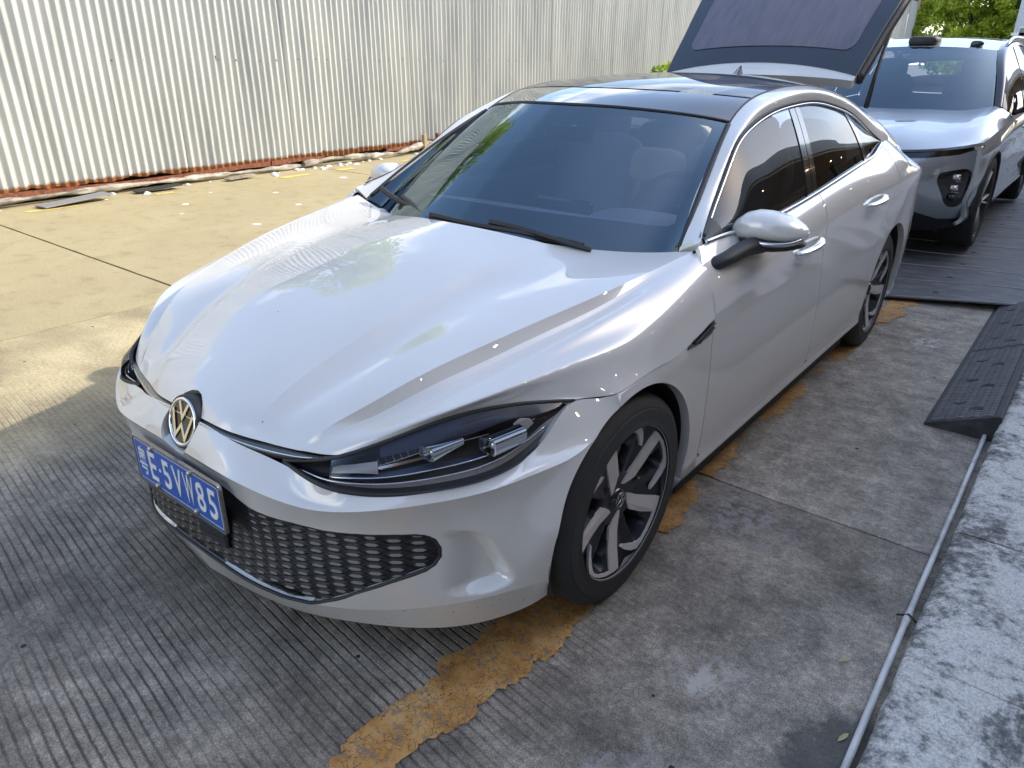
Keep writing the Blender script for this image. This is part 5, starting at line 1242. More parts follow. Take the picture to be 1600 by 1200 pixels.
# wipers
def wiper(pts, arm):
    P = nspline(np.array(pts, float), n=24)
    o = MB().tube(P, .0075, 6, flat=1.5).build('wiper', BLACK, car, smooth=False)
    MB().tube(P + np.array([0, -.004, -.010]), .0035, 4).build('wiper_rubber', TYRE, o)
    MB().tube(nspline(np.array(arm, float), n=16), np.linspace(.009, .006, 16), 6, flat=1.4).build('wiper_arm', BLACK, o)
wiper([(-.10,.232,.988),(.05,.262,.972),(.2,.300,.962),(.36,.335,.952),(.47,.345,.944)], [(.12,.296,.980),(.22,.315,.972),(.36,.325,.955),(.50,.345,.935)])
wiper([(-.635,.486,.995),(-.50,.440,.972),(-.35,.385,.966),(-.20,.320,.962),(-.12,.285,.958)], [(-.46,.44,.982),(-.36,.392,.975),(-.25,.330,.962),(-.1,.26,.950)])

# cabin
def superq(c, s, e=.45, n=20, m=12, R=None):
    V = []
    f = lambda v, p: math.copysign(abs(v) ** p, v)
    for i in range(m + 1):
        b = -math.pi / 2 + math.pi * i / m
        for j in range(n):
            a = 2 * math.pi * j / n; v = np.array([s[0] * f(math.cos(b), e) * f(math.cos(a), e), s[1] * f(math.cos(b), e) * f(math.sin(a), e), s[2] * f(math.sin(b), e)])
            if R is not None: v = R @ v
            V.append(np.array(c) + v)
    return V, [(i * n + j, i * n + (j + 1) % n, (i + 1) * n + (j + 1) % n, (i + 1) * n + j) for i in range(m) for j in range(n)]
def rx(a): c, s = math.cos(a), math.sin(a); return np.array([[1, 0, 0], [0, c, -s], [0, s, c]])
dr = [row([(-.70,y,z),(-.4,y - d,z + .01),(0,y - d * 1.4,z + .012),(.4,y - d,z + .01),(.70,y,z)], 40) for y, z, d in ((.50,.905,.16),(.66,.912,.12),(.80,.914,.06),(.88,.905,.0),(.93,.86,.0),(.92,.60,.0))]
dash = mesh_obj('dashboard', *grid_vf(loft(dr, 4)), DASH, car)
MB().add(*superq((.38, .86, .925), (.19, .13, .035), .6)).build('instrument_hood', DASH, dash, smooth=True)
MB().add(*superq((-.05, .66, .918), (.11, .05, .012), .5)).build('dash_speaker_grille', BLACK, dash, smooth=True)
MB().rbox((-.16, .93, .80), (.12, .955, .96), .01).build('centre_screen', GLOSSBLACK, dash)
sw = MB(); a = np.linspace(0, 2 * math.pi, 37); R = rx(math.radians(-22))
sw.tube([np.array([.38, 1.12, .90]) + R @ np.array([.185 * math.cos(t), 0, .178 * math.sin(t)]) for t in a], .0145, 8, caps=False)
sw.add(*superq((.38, 1.115, .895), (.075, .03, .06), .6)); sw.rbox((-.17, -.012, -.02), (.17, .012, .02), .005, R=R, c=(.38, 1.12, .895))
MATS['wheelrim'] = mat('steering_wheel_leather', (.07, .075, .08), .45); sw.build('steering_wheel', MATS['wheelrim'], car, smooth=True)
for sx in (-.38, .38):
    for y, sc in ((1.62, 1.0), (2.42, 1.05)):
        st_ = MB().add(*superq((sx, y - .20, .60), (.25, .26, .09), .4)).add(*superq((sx, y + .10, .86), (.25, .075, .30), .42, R=rx(math.radians(-18)))).build('seat', SEAT, car, smooth=True)
        MB().add(*superq((sx, y + .20, 1.185 if y < 2 else 1.12), (.135, .05, .085), .55, R=rx(math.radians(-14)))).build('headrest', SEAT, st_, smooth=True)
MB().add(*superq((.02, 1.66, 1.02), (.135, .06, .085), .55, R=rx(math.radians(-12)))).build('neck_cushion', PILLOW, car, smooth=True)
for s in (-1, 1):
    P = np.array([(float(belt(y)[0]) - .045, y, float(belt(y)[1]) - .006) for y in np.linspace(.56, 2.6, 30)]); P[:, 0] *= s; MB().tube(P, .028, 8).build('inner_sill_trim', BLACK, car, smooth=True)
MB().box((-.72, .55, .24), (.72, 3.3, .30)).build('cabin_floor', DARK, car)
for s in (-1, 1): MB().rbox((s * .74 - .03, .55, .35), (s * .74 + .03, 2.55, .955), .02).build('door_card', SEAT, car)

# wheels
HUBX = .858
def wheel(cx, cy, cz, flip=False, steer=0.0, spin=0.0):
    Rw = np.eye(3)
    c, s = math.cos(steer), math.sin(steer); Rz = np.array([[c, -s, 0], [s, c, 0], [0, 0, 1]])
    if flip: Rz = Rz @ np.array([[-1, 0, 0], [0, -1, 0], [0, 0, 1.0]])
    ce, se = math.cos(spin), math.sin(spin); Rs = np.array([[1, 0, 0], [0, ce, -se], [0, se, ce]])
    T = lambda V: (Rz @ (Rs @ np.asarray(V, float).T)).T + np.array([cx, cy, cz])
    wh = MB().lathe([(.010, .236), (-.006, .2375), (-.02, .222), (-.03, .212), (-.09, .205), (-.19, .215), (-.22, .235)], axis='x', n=64)
    rim = mesh_obj('wheel', T(wh.V), wh.F, WHEELBLACK, car)
    ty = [(-.225, .236), (-.235, .262), (-.236, .290), (-.226, .311), (-.212, .3205), (-.196, .3235)]
    for g in (-.170, -.135, -.100, -.064): ty += [(g - .006, .3238), (g - .005, .316), (g + .005, .316), (g + .006, .3238)]
    ty += [(-.034, .3235), (-.020, .3205), (-.008, .3135), (-.005, .309), (.002, .297), (.006, .2885), (.0052, .285), (.0075, .2835), (.0085, .270), (.008, .255), (.0085, .2475), (.0095, .243), (.010, .236), (.0, .234)]
    t = MB().lathe(ty, axis='x', n=120); V = T(t.V); V[:, 2] = np.maximum(V[:, 2], .0005)
    lowm = V[:, 2] < .04; V[lowm, 0] += np.sign(V[lowm, 0] - (cx - math.copysign(.10, cx))) * .006 * (1 - V[lowm, 2] / .04)
    mesh_obj('tyre', V, t.F, TYRE, rim, autosharp=40)
    # dished face with five openings
    nr, na = 30, 160; G = np.zeros((nr, na + 1, 3))
    for i in range(nr):
        r = .030 + (.236 - .030) * i / (nr - 1)
        for j in range(na + 1):
            a = 2 * math.pi * j / na; loc = (math.degrees(a) + 360) % 72            # spokes sit at 0, openings beside them
            base = -.034 + .030 * (r / .236) ** 2.0
            u = (loc - 47 + (r - .15) * 40)
            w1 = max(0, 1 - abs(u) / 10.5) * (1 if .085 < r < .215 else 0); w1 = min(1, w1 * 2.2)
            e = min(1, max(0, (r - .085) / .014)) * min(1, max(0, (.215 - r) / .014)); dpt = w1 * e * .085
            dish = .008 * max(0, 1 - abs((loc - 20) / 14)) * (r > .08)
            G[i, j] = (base - dpt - dish, r * math.cos(a), r * math.sin(a))
    V, F = grid_vf(G); mesh_obj('wheel_face', T(V), F, WHEELBLACK, rim, autosharp=35)
    # machined silver spokes, each with its hook along the rim
    def P(r, adeg, base): 
        rr = r * .236; a = math.radians(adeg); return (-.034 + .030 * r ** 2 + .0045, rr * math.cos(a), rr * math.sin(a))
    for k in range(5):
        b = 72 * k
        arrow = [(.20, 27), (.33, 15), (.466, 9.5), (.68, 7.6), (.90, 7.0), (.955, 6.6), (.965, 0), (.96, -5.4), (.90, -7.2), (.66, -11.5), (.385, -18), (.27, -8), (.20, 12)]
        V = [P(r, a + b, 0) for r, a in arrow][::-1]; Vb = [(x - .008, y, z) for x, y, z in V]; n = len(V)
        mesh_obj('spoke_face', T(V + Vb), [tuple(range(n))] + [(i, n + i, n + (i + 1) % n, (i + 1) % n) for i in range(n)], MACHINED, rim, smooth=False)
        hook_o = [(.965, -4), (.972, -12), (.978, -22), (.980, -32), (.972, -39.5), (.90, -46), (.80, -53), (.72, -58)]
        hook_i = [(.925, -6), (.935, -12), (.940, -22), (.940, -30), (.915, -35), (.86, -40), (.785, -47), (.715, -54)]
        V = [P(r, a + b, 0) for r, a in hook_o] + [P(r, a + b, 0) for r, a in hook_i]; n = len(hook_o); Vb = [(x - .008, y, z) for x, y, z in V]
        F = [(i, i + 1, n + i + 1, n + i) for i in range(n - 1)] + [(i, 2 * n + i, 2 * n + i + 1, i + 1) for i in range(n - 1)] + [(n + i, n + i + 1, 3 * n + i + 1, 3 * n + i) for i in range(n - 1)] + [(0, n, 3 * n, 2 * n), (n - 1, 3 * n - 1, 4 * n - 1, 2 * n - 1)]
        mesh_obj('spoke_hook', T(V + Vb), F, MACHINED, rim, smooth=False)
    ln = MB().lathe([(.0035, .2335), (.0045, .2345), (.0045, .2352), (.0035, .236)], axis='x', n=80); mesh_obj('rim_edge_line', T(ln.V), ln.F, MACHINED, rim)
    hc = MB().lathe([(-.022, .0001), (-.022, .024), (-.024, .030), (-.04, .036)], axis='x', n=32); hub = mesh_obj('hub_cap', T(hc.V), hc.F, GLOSSBLACK, rim)
    em = MB(); R_ = .0235
    em.tube([(-.0205, R_ * math.cos(t), R_ * math.sin(t)) for t in np.linspace(0, 2 * math.pi, 29)], .0013, 5, caps=False)
    for pts in ([(-.37, .93), (0, .13), (.37, .93)], [(-.86, .50), (-.40, -.78), (0, .02), (.40, -.78), (.86, .50)]):
        em.tube([(-.0205, u * R_, v * R_) for u, v in pts], .0014, 5)
    mesh_obj('hub_emblem', T(em.V), em.F, SATIN, rim)
    bd = MB().lathe([(-.10, .05), (-.10, .165), (-.125, .165), (-.125, .05)], axis='x', n=40); mesh_obj('brake_disc', T(bd.V), bd.F, STEEL, rim)
    bk = MB().lathe([(-.13, .001), (-.13, .225)], axis='x', n=32); mesh_obj('wheel_back_plate', T(bk.V), bk.F, DARK, rim)
sp0 = math.radians(-28)
wheel(.882, 0, .3225, steer=-.02, spin=sp0); wheel(.868, 2.731, .3225, spin=math.radians(-12))
wheel(-.868, 0, .3225, flip=True, steer=-.02, spin=.4); wheel(-.868, 2.731, .3225, flip=True, spin=1.1)

superq_ = superq
# ================================================================= far end of the lane
tree('leafy_tree', -8.4, 62, 7.5, 3.1, 11, 15000, .17, 'bright leafy tree beyond the end of the metal wall, nearest the wall', LEAFM[0], .08, nc=40)
tree('leafy_tree', -6.6, 66, 8.6, 3.3, 12, 12000, .18, 'dark green tree in the middle of the clump behind the grey car', LEAFM[1], .10, nc=34)
tree('leafy_tree', -5.6, 60, 5.8, 1.8, 13, 6000, .14, 'slender tree with airy branches at the right of the clump behind the grey car', LEAFM[0], .35, nc=24)
tree('leafy_tree', -10.6, 70, 10.5, 4.0, 14, 9000, .22, 'tallest dark tree at the back of the clump, top out of view', LEAFM[1], .15, nc=30)
# tree rising behind the wall, mirrored in the windscreen
tree('overhanging_tree', -10.8, 5.6, 8.2, 2.3, 21, 9000, .085, 'tree standing behind the metal wall, seen mirrored in the windscreen of the white car', LEAFM[0], .45, nc=26)
# creeper on the end of the wall, and weeds at its foot
cr = thing('creeper', 'bright green creeper hanging down the far end of the metal wall', 'creeper', (-9.9, 53, 0))
rgc = np.random.default_rng(9); cs = [(-9.75 + rgc.uniform(-.2, .35), 52.6 + rgc.uniform(-.3, .4), z) for z in np.linspace(2.2, 5.2, 16)]
V, F = leaves(cs, [.34] * len(cs), 2400, .10, 31); mesh_obj('foliage', V, F, LEAFM[0], cr, False)
V = MB().tube(nspline(np.array([(-9.9, 52.7, 0), (-9.95, 52.8, 2), (-9.85, 52.7, 3.6), (-9.9, 52.7, 5.2)]), n=12), .03, 6); V.build('stem', BARK, cr, True)
wd = thing('weed', 'small bright green weed growing at the wall foot behind the roof of the white car', 'plant', (-7.75, 16.3, 0))
V, F = leaves([(-7.70, 16.0, 1.22), (-7.68, 16.25, 1.34), (-7.72, 15.6, 1.08), (-7.7, 16.3, 1.05), (-7.7, 15.2, .95)], [.16, .14, .12, .2, .14], 240, .075, 33); mesh_obj('foliage', V, F, LEAFM[0], wd, False)
MB().tube([(-7.75, 16.3, 0), (-7.74, 16.2, .6), (-7.7, 16.05, 1.2)], .015, 6).tube([(-7.74, 16.2, .6), (-7.7, 15.6, 1.0)], .01, 5).build('stem', BARK, wd, True)
POSTM = mat('pinkish_steel_post', (.45, .30, .24), .6)
po = MB().rbox((FX(52.9) - .06, 52.75, 0), (FX(52.9) + .08, 52.9, 5.0), .01).build('end_post', POSTM); tag(po, 'reddish steel post closing the far end of the metal wall', 'post')

# pale office block at the far right
BW = mat('pale_blue_grey_render', (.50, .54, .60), .7); BG_ = mat('distant_window_glass', (.10, .14, .17), .08, coat=1)
bld = thing('office_building', 'pale blue-grey building with tall windows beyond the grey car', 'building', (-3.2, 56, 0))
MB().box((-4.9, 54, 0), (3.0, 66, 12)).build('wall', BW, bld)
for k in range(5):
    for z in (1.6, 4.2, 6.8):
        x = -4.6 + k * 1.5
        f = MB().box((x - .06, 53.93, z - .06), (x + 1.06, 54.0, z + 1.76)).build('window', mat_white_frame if 'mat_white_frame' in globals() else PLATEWHITE, bld)
        MB().box((x, 53.90, z), (x + .5, 53.935, z + 1.7)).box((x + .53, 53.90, z), (x + 1.0, 53.935, z + 1.7)).build('pane', BG_, f)
MB().box((-4.99, 53.9, 2.9), (3.1, 54.0, 3.05)).build('cornice', PLATEWHITE, bld)
lb = thing('low_building', 'low grey shed with a dark roof far off between trees and office building', 'building', (-9, 88, 0))
MB().box((-11, 86, 0), (-6.4, 92, 2.9)).build('wall', BW, lb)
MB().prism([(85.5, 2.9), (89, 3.9), (92.5, 2.9)], lambda u, v: (-11.3, u, v), lambda u, v: (-6.1, u, v)).build('roof', mat('dark_roof', (.12, .12, .13), .7), lb)
aw = MB().prism([(84.2, 2.1), (86, 2.7), (86, 2.55), (84.2, 1.95)], lambda u, v: (-8.6, u, v), lambda u, v: (-7.4, u, v)).build('awning', mat('red_awning', (.45, .05, .04), .6), lb)

# the building on the pavement side whose shade the cars stand in
XF, HB = 8.2, 8.7
rend = mat('grey_render', (.66, .66, .65), .8); FRM = mat('dark_window_frame', (.05, .05, .055), .4); SHOPG = glass('shop_glass', (.85, .86, .85), 1.45)
WARM = mat('timber_soffit', (.50, .33, .17), .45); INT = mat('shop_interior_wall', (.72, .66, .56), .8)
rb2 = thing('shop_building', 'tall shop building with glass front beside the pavement, mirrored in the white car', 'building', (XF, 2, 0))
MB().box((XF, -19, 3.4), (XF + 8, 39, HB)).box((XF, -19, 0), (XF + .3, -18.4, 3.4)).box((XF, 38.4, 0), (XF + .3, 39, 3.4)).build('wall', rend, rb2)
MB().box((XF + 4.2, -18.4, 0), (XF + 4.4, 38.4, 3.38)).box((XF + .3, -18.4, 0), (XF + 4.2, 38.4, .10)).build('shop_interior', INT, rb2)
for y in np.arange(-18.2, 38, 2.4):
    MB().box((XF + .02, y, .1), (XF + .10, y + .08, 3.38)).build('mullion', FRM, rb2)
    MB().box((XF + .055, y + .09, .12), (XF + .065, y + 2.39, 3.36)).build('shop_window', SHOPG, rb2)
for y in np.arange(-17.4, 37, 3.2):
    for z in (4.5,):
        f = MB().box((XF - .02, y, z), (XF + .02, y + 1.9, z + 1.7)).build('window', FRM, rb2)
        MB().box((XF - .035, y + .06, z + .06), (XF - .022, y + .93, z + 1.64)).box((XF - .035, y + .97, z + .06), (XF - .022, y + 1.84, z + 1.64)).build('pane', BG_, f)
for y in np.arange(-17, 38, 6.0): MB().rbox((4.05, y, .1), (4.25, y + .2, 2.98), .01).build('canopy_column', FRM, rb2)
so_ = MB().box((3.15, -18, 2.98), (XF - .005, 38, 3.06)).build('soffit', WARM, rb2)
MB().box((3.10, -18.05, 3.07), (XF - .005, 38.05, 3.35)).build('canopy', rend, rb2)
LAMPW = mat('downlight_glow', (1, .85, .6), .5, emit=(1.0, .78, .5), es=34)
for y in np.arange(-4, 16, 2.0):
    MB().lathe([(0, .0001), (0, .032)], (3.7, y, 2.9765), 'z', 12).build('downlight', LAMPW, so_)
for y in np.arange(-3.7, 13.5, 2.1):
    MB().lathe([(0, .0001), (0, .05)], (XF - 2.2, y, 2.9765), 'z', 12).build('interior_light', LAMPW, rb2)

# ================================================================= grey SUV behind
suv = thing('parked_car', 'silver-grey tall car facing us, parked behind the open tailgate of the white car', 'car', (0, 7.1, .05))
def S(P): return np.array(P, float)
def full(rows, n=60): return [np.concatenate([mir(r)[:0:-1], r]) for r in (row(q, n) for q in rows)]
sout = lambda Q: Q - np.stack([Q[:, 0] * 0, np.clip(Q[:, 1], 5.8, 8.4), Q[:, 2] * 0 + .7], 1)
hoodr = [
 [(0,4.80,.86),(0,4.86,.905),(0,5.10,.985),(0,5.5,1.055),(0,5.95,1.10)],
 [(.30,4.82,.865),(.30,4.89,.905),(.31,5.12,.985),(.33,5.5,1.055),(.34,5.98,1.105)],
 [(.52,4.87,.872),(.53,4.95,.905),(.55,5.18,.975),(.58,5.55,1.045),(.60,6.05,1.105)],
 [(.70,4.95,.890),(.71,5.03,.915),(.73,5.25,.985),(.75,5.6,1.065),(.76,6.18,1.135)],
 [(.84,5.03,.915),(.85,5.12,.930),(.86,5.32,.985),(.87,5.65,1.055),(.865,6.25,1.125)],
 [(.90,5.09,.930),(.915,5.20,.935),(.935,5.40,.965),(.945,5.75,1.005),(.945,6.28,1.055)],
]
HS = loft([mir(row(r, 50)) for r in hoodr[:0:-1]] + [row(r, 50) for r in hoodr], 6, [2, 8])
SUVS = SILVER
hs = panel('hood', HS, SUVS, suv, outward=sout, thick=.02)
bumpr = [
 [(0,4.86,.24),(.4,4.89,.24),(.66,4.98,.25),(.84,5.13,.27),(.91,5.24,.28)],
 [(0,4.78,.36),(.4,4.82,.36),(.68,4.93,.37),(.86,5.08,.38),(.935,5.20,.39)],
 [(0,4.74,.60),(.4,4.78,.60),(.70,4.90,.60),(.88,5.05,.61),(.95,5.18,.62)],
 [(0,4.75,.74),(.4,4.79,.75),(.70,4.91,.77),(.88,5.05,.79),(.945,5.17,.80)],
 [(0,4.79,.845),(.4,4.83,.855),(.70,4.94,.875),(.86,5.05,.90),(.925,5.14,.915)],
]
BS = loft(full(bumpr), 8)
FOG = smoothpoly([(.715,.715),(.80,.735),(.885,.735),(.905,.70),(.905,.60),(.895,.50),(.86,.455),(.80,.46),(.76,.52),(.725,.60),(.70,.67)], 80)
FOGm = [(-x, z) for x, z in FOG]
SLIT = [(.34,.800),(.60,.815),(.80,.845),(.905,.885),(.93,.905),(.93,.93),(.88,.925),(.70,.885),(.50,.862),(.34,.848)]
SLm = [(-x, z) for x, z in SLIT]
front = lambda V: np.where(V[:, 1] < 5.35, 0, -9)
bs = panel('front_bumper', BS, SUVS, suv, outward=sout, thick=.03, clips=[outpoly(FOG, (0, 2), 0), outpoly(FOGm, (0, 2), 0), outpoly(SLIT, (0, 2), 0), outpoly(SLm, (0, 2), 0), lambda V: V[:, 2] - .36 - np.interp(np.abs(V[:, 0]), [0, .45, .75, 1], [.14, .10, .0, .0])])
panel('lower_grille', BS - sout(BS.reshape(-1, 3)).reshape(BS.shape) * .012, BLACK, suv, outward=sout, thick=.02, clips=[lambda V: .52 - V[:, 2]])
MB().tube(row([(-.55, 4.80, .345), (0, 4.755, .345), (.40, 4.795, .345), (.60, 4.87, .345)], 20), .010, 6).build('bumper_blade', SATIN, suv, smooth=True)
rc = BS + np.array([0, .028, -.004])
for sg, pf, ps in ((1, FOG, SLIT), (-1, FOGm, SLm)):
    fo = panel('lamp_recess', rc, GLOSSBLACK, suv, outward=sout, rim=False, clips=[lambda V: sdpoly(V[:, [0, 2]], pf) + .02])
    panel('day_lamp', rc, GLOSSBLACK, suv, outward=sout, rim=False, clips=[lambda V: sdpoly(V[:, [0, 2]], ps) + .012])
    for z in (.68, .60, .53): MB().add(*superq_((sg * .815, 4.995 + .0, z), (.030, .02, .026), .6)).build('lamp_lens', REFLECTOR if z != .53 else GLOSSBLACK, fo, smooth=True)
    MB().tube([(sg * .775, 4.99, .645), (sg * .855, 5.03, .645)], .004, 6).tube([(sg * .775, 4.99, .565), (sg * .855, 5.03, .565)], .004, 6).build('lamp_fin', SATIN, fo, smooth=True)
# sides
def sy(y): return np.interp(y, [5.05, 5.25, 5.6, 6.2, 7.2, 8.3, 8.9, 9.3, 9.6], [.925, .96, .98, .975, .972, .980, .965, .91, .78])
ysx = np.linspace(5.08, 9.6, 120); ww = sy(ysx)
def SR(dx, z): return np.stack([ww - dx, ysx, z + 0 * ysx], 1)
beltz = np.interp(ysx, [5.08, 5.4, 6.28, 7.5, 9.6], [.925, .97, 1.06, 1.10, 1.15])
rws = [SR(.06, .30), SR(.01, .36), SR(.022, .46), SR(.0, .62), SR(.004, .82), SR(.010, 0) + np.stack([0 * ysx, 0 * ysx, beltz - .06], 1), SR(.045, 0) + np.stack([0 * ysx, 0 * ysx, beltz], 1)]
SS = loft(rws, [4, 4, 5, 6, 5, 4])
AF, AR = (5.58, .43, .395), (8.58, .43, .395)
for mr in (False, True):
    q = mir if mr else (lambda P: np.asarray(P, float))
    panel('front_fender', SS, SUVS, suv, outward=sout, mirror=mr, thick=.03, clips=[out_arch(AF), lambda V: 6.22 - V[:, 1]])
    fd = panel('front_door', SS, SUVS, suv, outward=sout, mirror=mr, clips=[lambda V: V[:, 1] - 6.224, lambda V: 7.35 - V[:, 1]])
    rd = panel('rear_door', SS, SUVS, suv, outward=sout, mirror=mr, clips=[lambda V: V[:, 1] - 7.354, out_arch(AR, .02), lambda V: 8.45 - V[:, 1]])
    panel('rear_quarter', SS, SUVS, suv, outward=sout, mirror=mr, thick=.03, clips=[lambda V: V[:, 1] - 8.16, out_arch(AR), lambda V: np.maximum(V[:, 1] - 8.455, -1)])
    for d, y in ((fd, 7.05), (rd, 8.1)): MB().tube(q([(.972, y, .93), (.985, y + .02, .932), (.985, y + .2, .94), (.972, y + .22, .94)]), .010, 8).build('door_handle', SATIN, d, smooth=True)
    MB().tube(q(np.stack([ww[30:105] - .04, ysx[30:105], beltz[30:105] + .004], 1)), .008, 6).build('belt_trim', GLOSSBLACK, suv, smooth=True)
    for ar in (AF, AR):
        a = np.linspace(-.5, math.pi + .5, 30); xs = np.linspace(.55, .955, 4)
        mesh_obj('wheel_arch_liner', *grid_vf(q(np.array([[(x, ar[0] + (ar[2] + .003) * math.cos(t), ar[1] + (ar[2] + .003) * math.sin(t)) for t in a] for x in xs]))), BLACK, suv)
        a = np.linspace(-.15, math.pi + .15, 40)
        MB().tube(q(np.array([(float(sy(ar[0] + ar[2] * math.cos(t))) - .004, ar[0] + (ar[2] + .006) * math.cos(t), ar[1] + (ar[2] + .006) * math.sin(t)) for t in a])), .014, 6).build('arch_trim', BLACK, suv, smooth=True)
    # glasshouse
    tp = [(.86,6.22,1.125),(.80,6.5,1.32),(.735,6.8,1.48),(.70,7.05,1.575),(.69,7.4,1.63),(.69,8.0,1.64),(.70,8.6,1.60),(.74,9.1,1.48),(.80,9.3,1.30)]
    yg = np.linspace(6.24, 9.25, 70); tt_ = bykey(tp, yg); bb = np.stack([sy(yg) - .05, yg, np.interp(yg, ysx, beltz)], 1)
    gg_ = np.stack([tt_ * (1 - k) + bb * k + np.array([.02 * 4 * k * (1 - k) - .01, 0, 0]) for k in np.linspace(0, 1, 8)])
    for nm_, a, b in (('front_window', 6.2, 7.34), ('rear_window', 7.40, 8.42), ('quarter_window', 8.48, 9.3)): panel(nm_, gg_, SIDEGLASS, fd if nm_[0] == 'f' else rd if nm_[0] == 'r' else suv, outward=sout, mirror=mr, clips=[lambda V: V[:, 1] - a, lambda V: b - V[:, 1]], thick=.004)
    rin2 = [(.80,6.20,1.13),(.73,6.5,1.33),(.66,6.78,1.49),(.615,7.02,1.585),(.61,7.4,1.665),(.61,8.0,1.69),(.62,8.6,1.66),(.66,9.15,1.55),(.70,9.35,1.42)]
    ra = row(tp, 70); rbb = row(rin2, 70); md = (ra + rbb) / 2 + np.array([.012, 0, .014])
    panel('roof_pillar', loft([ra, md, rbb], [5, 5]), GLOSSBLACK, suv, outward=sout, mirror=mr)
    MB().tube(q(nspline(np.array([(.655,7.15,1.615),(.665,7.25,1.665),(.675,7.5,1.70),(.675,8.3,1.71),(.675,8.7,1.69),(.66,8.85,1.645)]), n=30)), .018, 8).build('roof_rail', SATIN, suv, smooth=True)
    # mirror
    G = []
    for x, h, dz, y in ((.985, .02, .03, 6.42), (1.0, .055, .065, 6.42), (1.05, .075, .080, 6.42), (1.12, .07, .075, 6.44), (1.17, .05, .055, 6.46), (1.185, .01, .02, 6.47)):
        G.append([((-x if mr else x), y + h * math.cos(t), 1.165 + dz * math.sin(t)) for t in np.linspace(0, 6.283, 17)[:-1]])
    closed_tube_obj(np.array(G), 'door_mirror', GLOSSBLACK, suv)
    MB().tube(q([(.93, 6.38, 1.08), (.97, 6.41, 1.10), (1.02, 6.42, 1.12)]), .022, 8).build('mirror_stalk', BLACK, suv, smooth=True)
# screen, roof
b2 = row([(0,5.98,1.09),(.34,6.0,1.092),(.60,6.08,1.10),(.79,6.20,1.125)], 30); t2 = row([(0,6.78,1.615),(.3,6.82,1.61),(.5,6.91,1.60),(.612,7.0,1.582)], 30)
def wr2(f): P = b2 * (1 - f) + t2 * f + np.array([0, -.012, .028]) * 4 * f * (1 - f); return np.concatenate([mir(P)[:0:-1], P])
W2 = loft([wr2(f) for f in (0, .25, .5, .75, 1)], 6)
w2 = panel('windscreen', W2, WSGLASS, suv, outward=sout, rim=False)
nI, nJ = W2.shape[:2]; ii, jj = np.meshgrid(np.arange(nI), np.arange(nJ), indexing='ij'); ii = ii.ravel() / (nI - 1); jj = jj.ravel() / (nJ - 1) * 2 - 1
V, F = grid_vf(W2 + np.array([0, .006, -.006])); val = np.maximum(-np.minimum(np.minimum((.93 - np.abs(jj)) * .7, .93 - ii), ii - .13), -np.maximum(np.abs(jj) - .20 - (.9 - ii) * .25, (.86 - ii) * 2))
V, F = clip(V, F, val); mesh_obj('windscreen_black_border', V, F, mat('screen_print_grey', (.06, .065, .075), .4), w2)
ns = 14; RG2 = np.zeros((2 * ns - 1, 40, 3))
for i in range(ns):
    s = i / (ns - 1); yf = np.interp(s * .612, t2[:, 0], t2[:, 1])
    for j in range(40):
        f = j / 39; y = yf + (9.3 - yf) * f; ye = 7.0 + 2.3 * f; e = bykey(rin2, np.array([ye]))[0] if i == 0 and False else None
        xr = np.interp(ye, [7.0, 7.4, 8, 8.6, 9.15, 9.35], [.614, .61, .61, .62, .66, .70]); zr = np.interp(ye, [7.0, 7.4, 8.0, 8.6, 9.15, 9.35], [.583 + 1, 1.665, 1.69, 1.66, 1.55, 1.42])
        z = zr + (np.interp(f, [0, .2, .5, .8, 1], [.034, .030, .035, .045, .06])) * (1 - s ** 2.4)
        RG2[ns - 1 + i, j] = (xr * s, y, z); RG2[ns - 1 - i, j] = (-xr * s, y, z)
rf = panel('roof', RG2, SUVS, suv, outward=sout)
MB().add(*superq_((0, 6.93, 1.665), (.135, .12, .045), .55)).build('roof_sensor_pod', BLACK, suv, smooth=True)
for s in (-1, 1): MB().add(*superq_((s * .44, 6.98, 1.640), (.055, .06, .030), .7)).build('roof_camera_pod', GLOSSBLACK, suv, smooth=True)
MB().box((-.9, 5.2, .25), (.9, 9.3, .34)).build('underbody', DARK, suv); MB().box((-.86, 5.3, .34), (.86, 6.1, .90)).build('engine_bay', DARK, suv)
panel('rear_body', loft(full([[(0,9.72,.35),(.5,9.70,.35),(.80,9.55,.35)], [(0,9.74,.8),(.5,9.72,.8),(.82,9.56,.8)], [(0,9.68,1.12),(.5,9.66,1.12),(.78,9.52,1.14)]], 20), 4), SUVS, suv, outward=sout)
panel('rear_screen', loft(full([[(0,9.66,1.13),(.4,9.64,1.13),(.76,9.5,1.15)], [(0,9.36,1.55),(.4,9.34,1.54),(.66,9.3,1.42)]], 20), 6), SIDEGLASS, suv, outward=sout)
MB().rbox((-.74, 6.15, .95), (.74, 6.85, 1.09), .03).build('dashboard', DASH, suv)
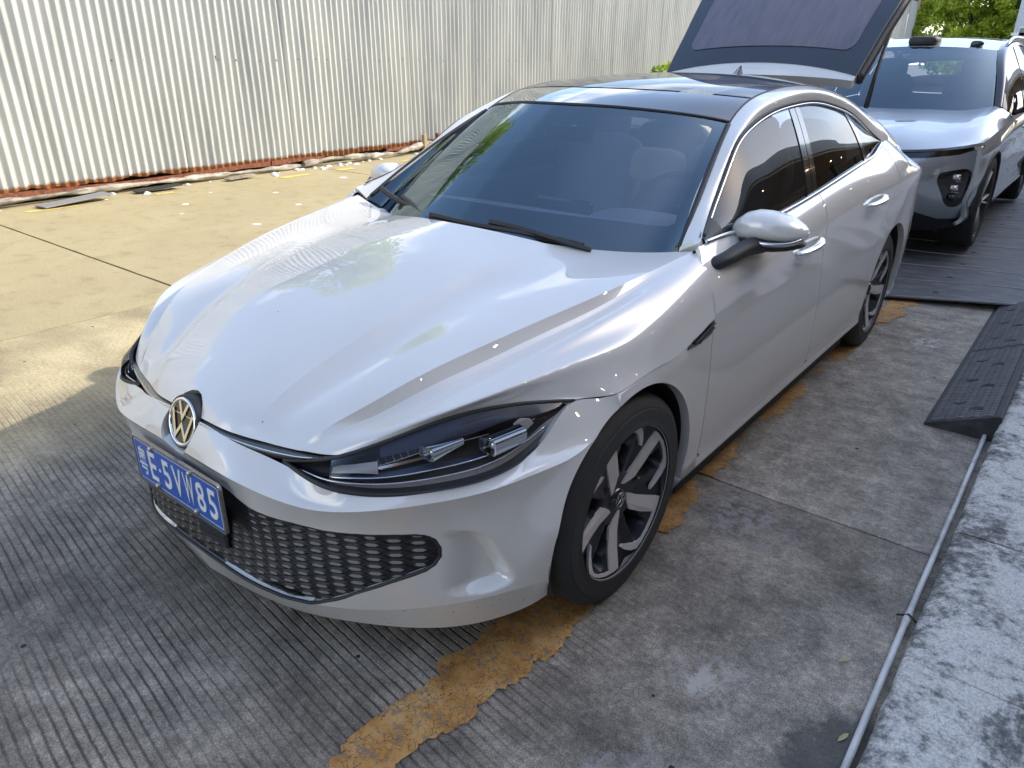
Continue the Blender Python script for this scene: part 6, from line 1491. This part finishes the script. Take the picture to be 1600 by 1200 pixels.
for sx in (-.40, .40):
    st_ = MB().add(*superq_((sx, 7.55, 1.05), (.26, .09, .33), .45)).build('seat', SEAT, suv, smooth=True); MB().add(*superq_((sx, 7.62, 1.42), (.15, .06, .10), .55)).build('headrest', SEAT, st_, smooth=True)
MB().tube([np.array([.40, 7.02, 1.07]) + rx(math.radians(-22)) @ np.array([.18 * math.cos(t), 0, .17 * math.sin(t)]) for t in np.linspace(0, 6.283, 25)], .014, 6, caps=False).build('steering_wheel', MATS['wheelrim'], suv, smooth=True)
# wheels of the SUV: ten slim spokes
def wheel2(cx, cy, cz, sgn, R=.37, rr=.27):
    T = lambda V: np.asarray(V, float) * np.array([sgn, 1, 1]) + np.array([cx, cy, cz])
    w = MB().lathe([(-.0, rr), (-.015, rr - .012), (-.06, rr - .03), (-.22, rr - .02)], axis='x', n=40); rim = mesh_obj('wheel', T(w.V), w.F, WHEELBLACK, suv)
    t = MB().lathe([(-.24, rr), (-.25, rr + .03), (-.245, R - .02), (-.22, R), (-.02, R), (.005, R - .02), (.012, R - .05), (.010, rr + .02), (.0, rr)], axis='x', n=64); V = T(t.V); V[:, 2] = np.maximum(V[:, 2], .0605); mesh_obj('tyre', V, t.F, TYRE, rim)
    for k in range(5):
        for dd_ in (-.13, .13):
            a = 2 * math.pi * k / 5; b = a + dd_; p0 = np.array([-.03, .04 * math.cos(a), .04 * math.sin(a)]); p1 = np.array([-.012, (rr - .008) * math.cos(b), (rr - .008) * math.sin(b)]); mb = MB().tube([p0, (p0 + p1) / 2 + np.array([.004, 0, 0]), p1], [.016, .014, .017], 6, flat=.5); mesh_obj('spoke', T(mb.V), mb.F, MACHINED, rim)
    mb = MB().lathe([(-.07, .001), (-.07, rr - .02)], axis='x', n=24); mesh_obj('wheel_back_plate', T(mb.V), mb.F, DARK, rim)
    mb = MB().lathe([(-.012, .001), (-.012, .04), (-.03, .055)], axis='x', n=20); mesh_obj('hub_cap', T(mb.V), mb.F, GLOSSBLACK, rim)
for cy in (5.58, 8.58): wheel2(.965, cy, .425, 1); wheel2(-.965, cy, .425, -1)
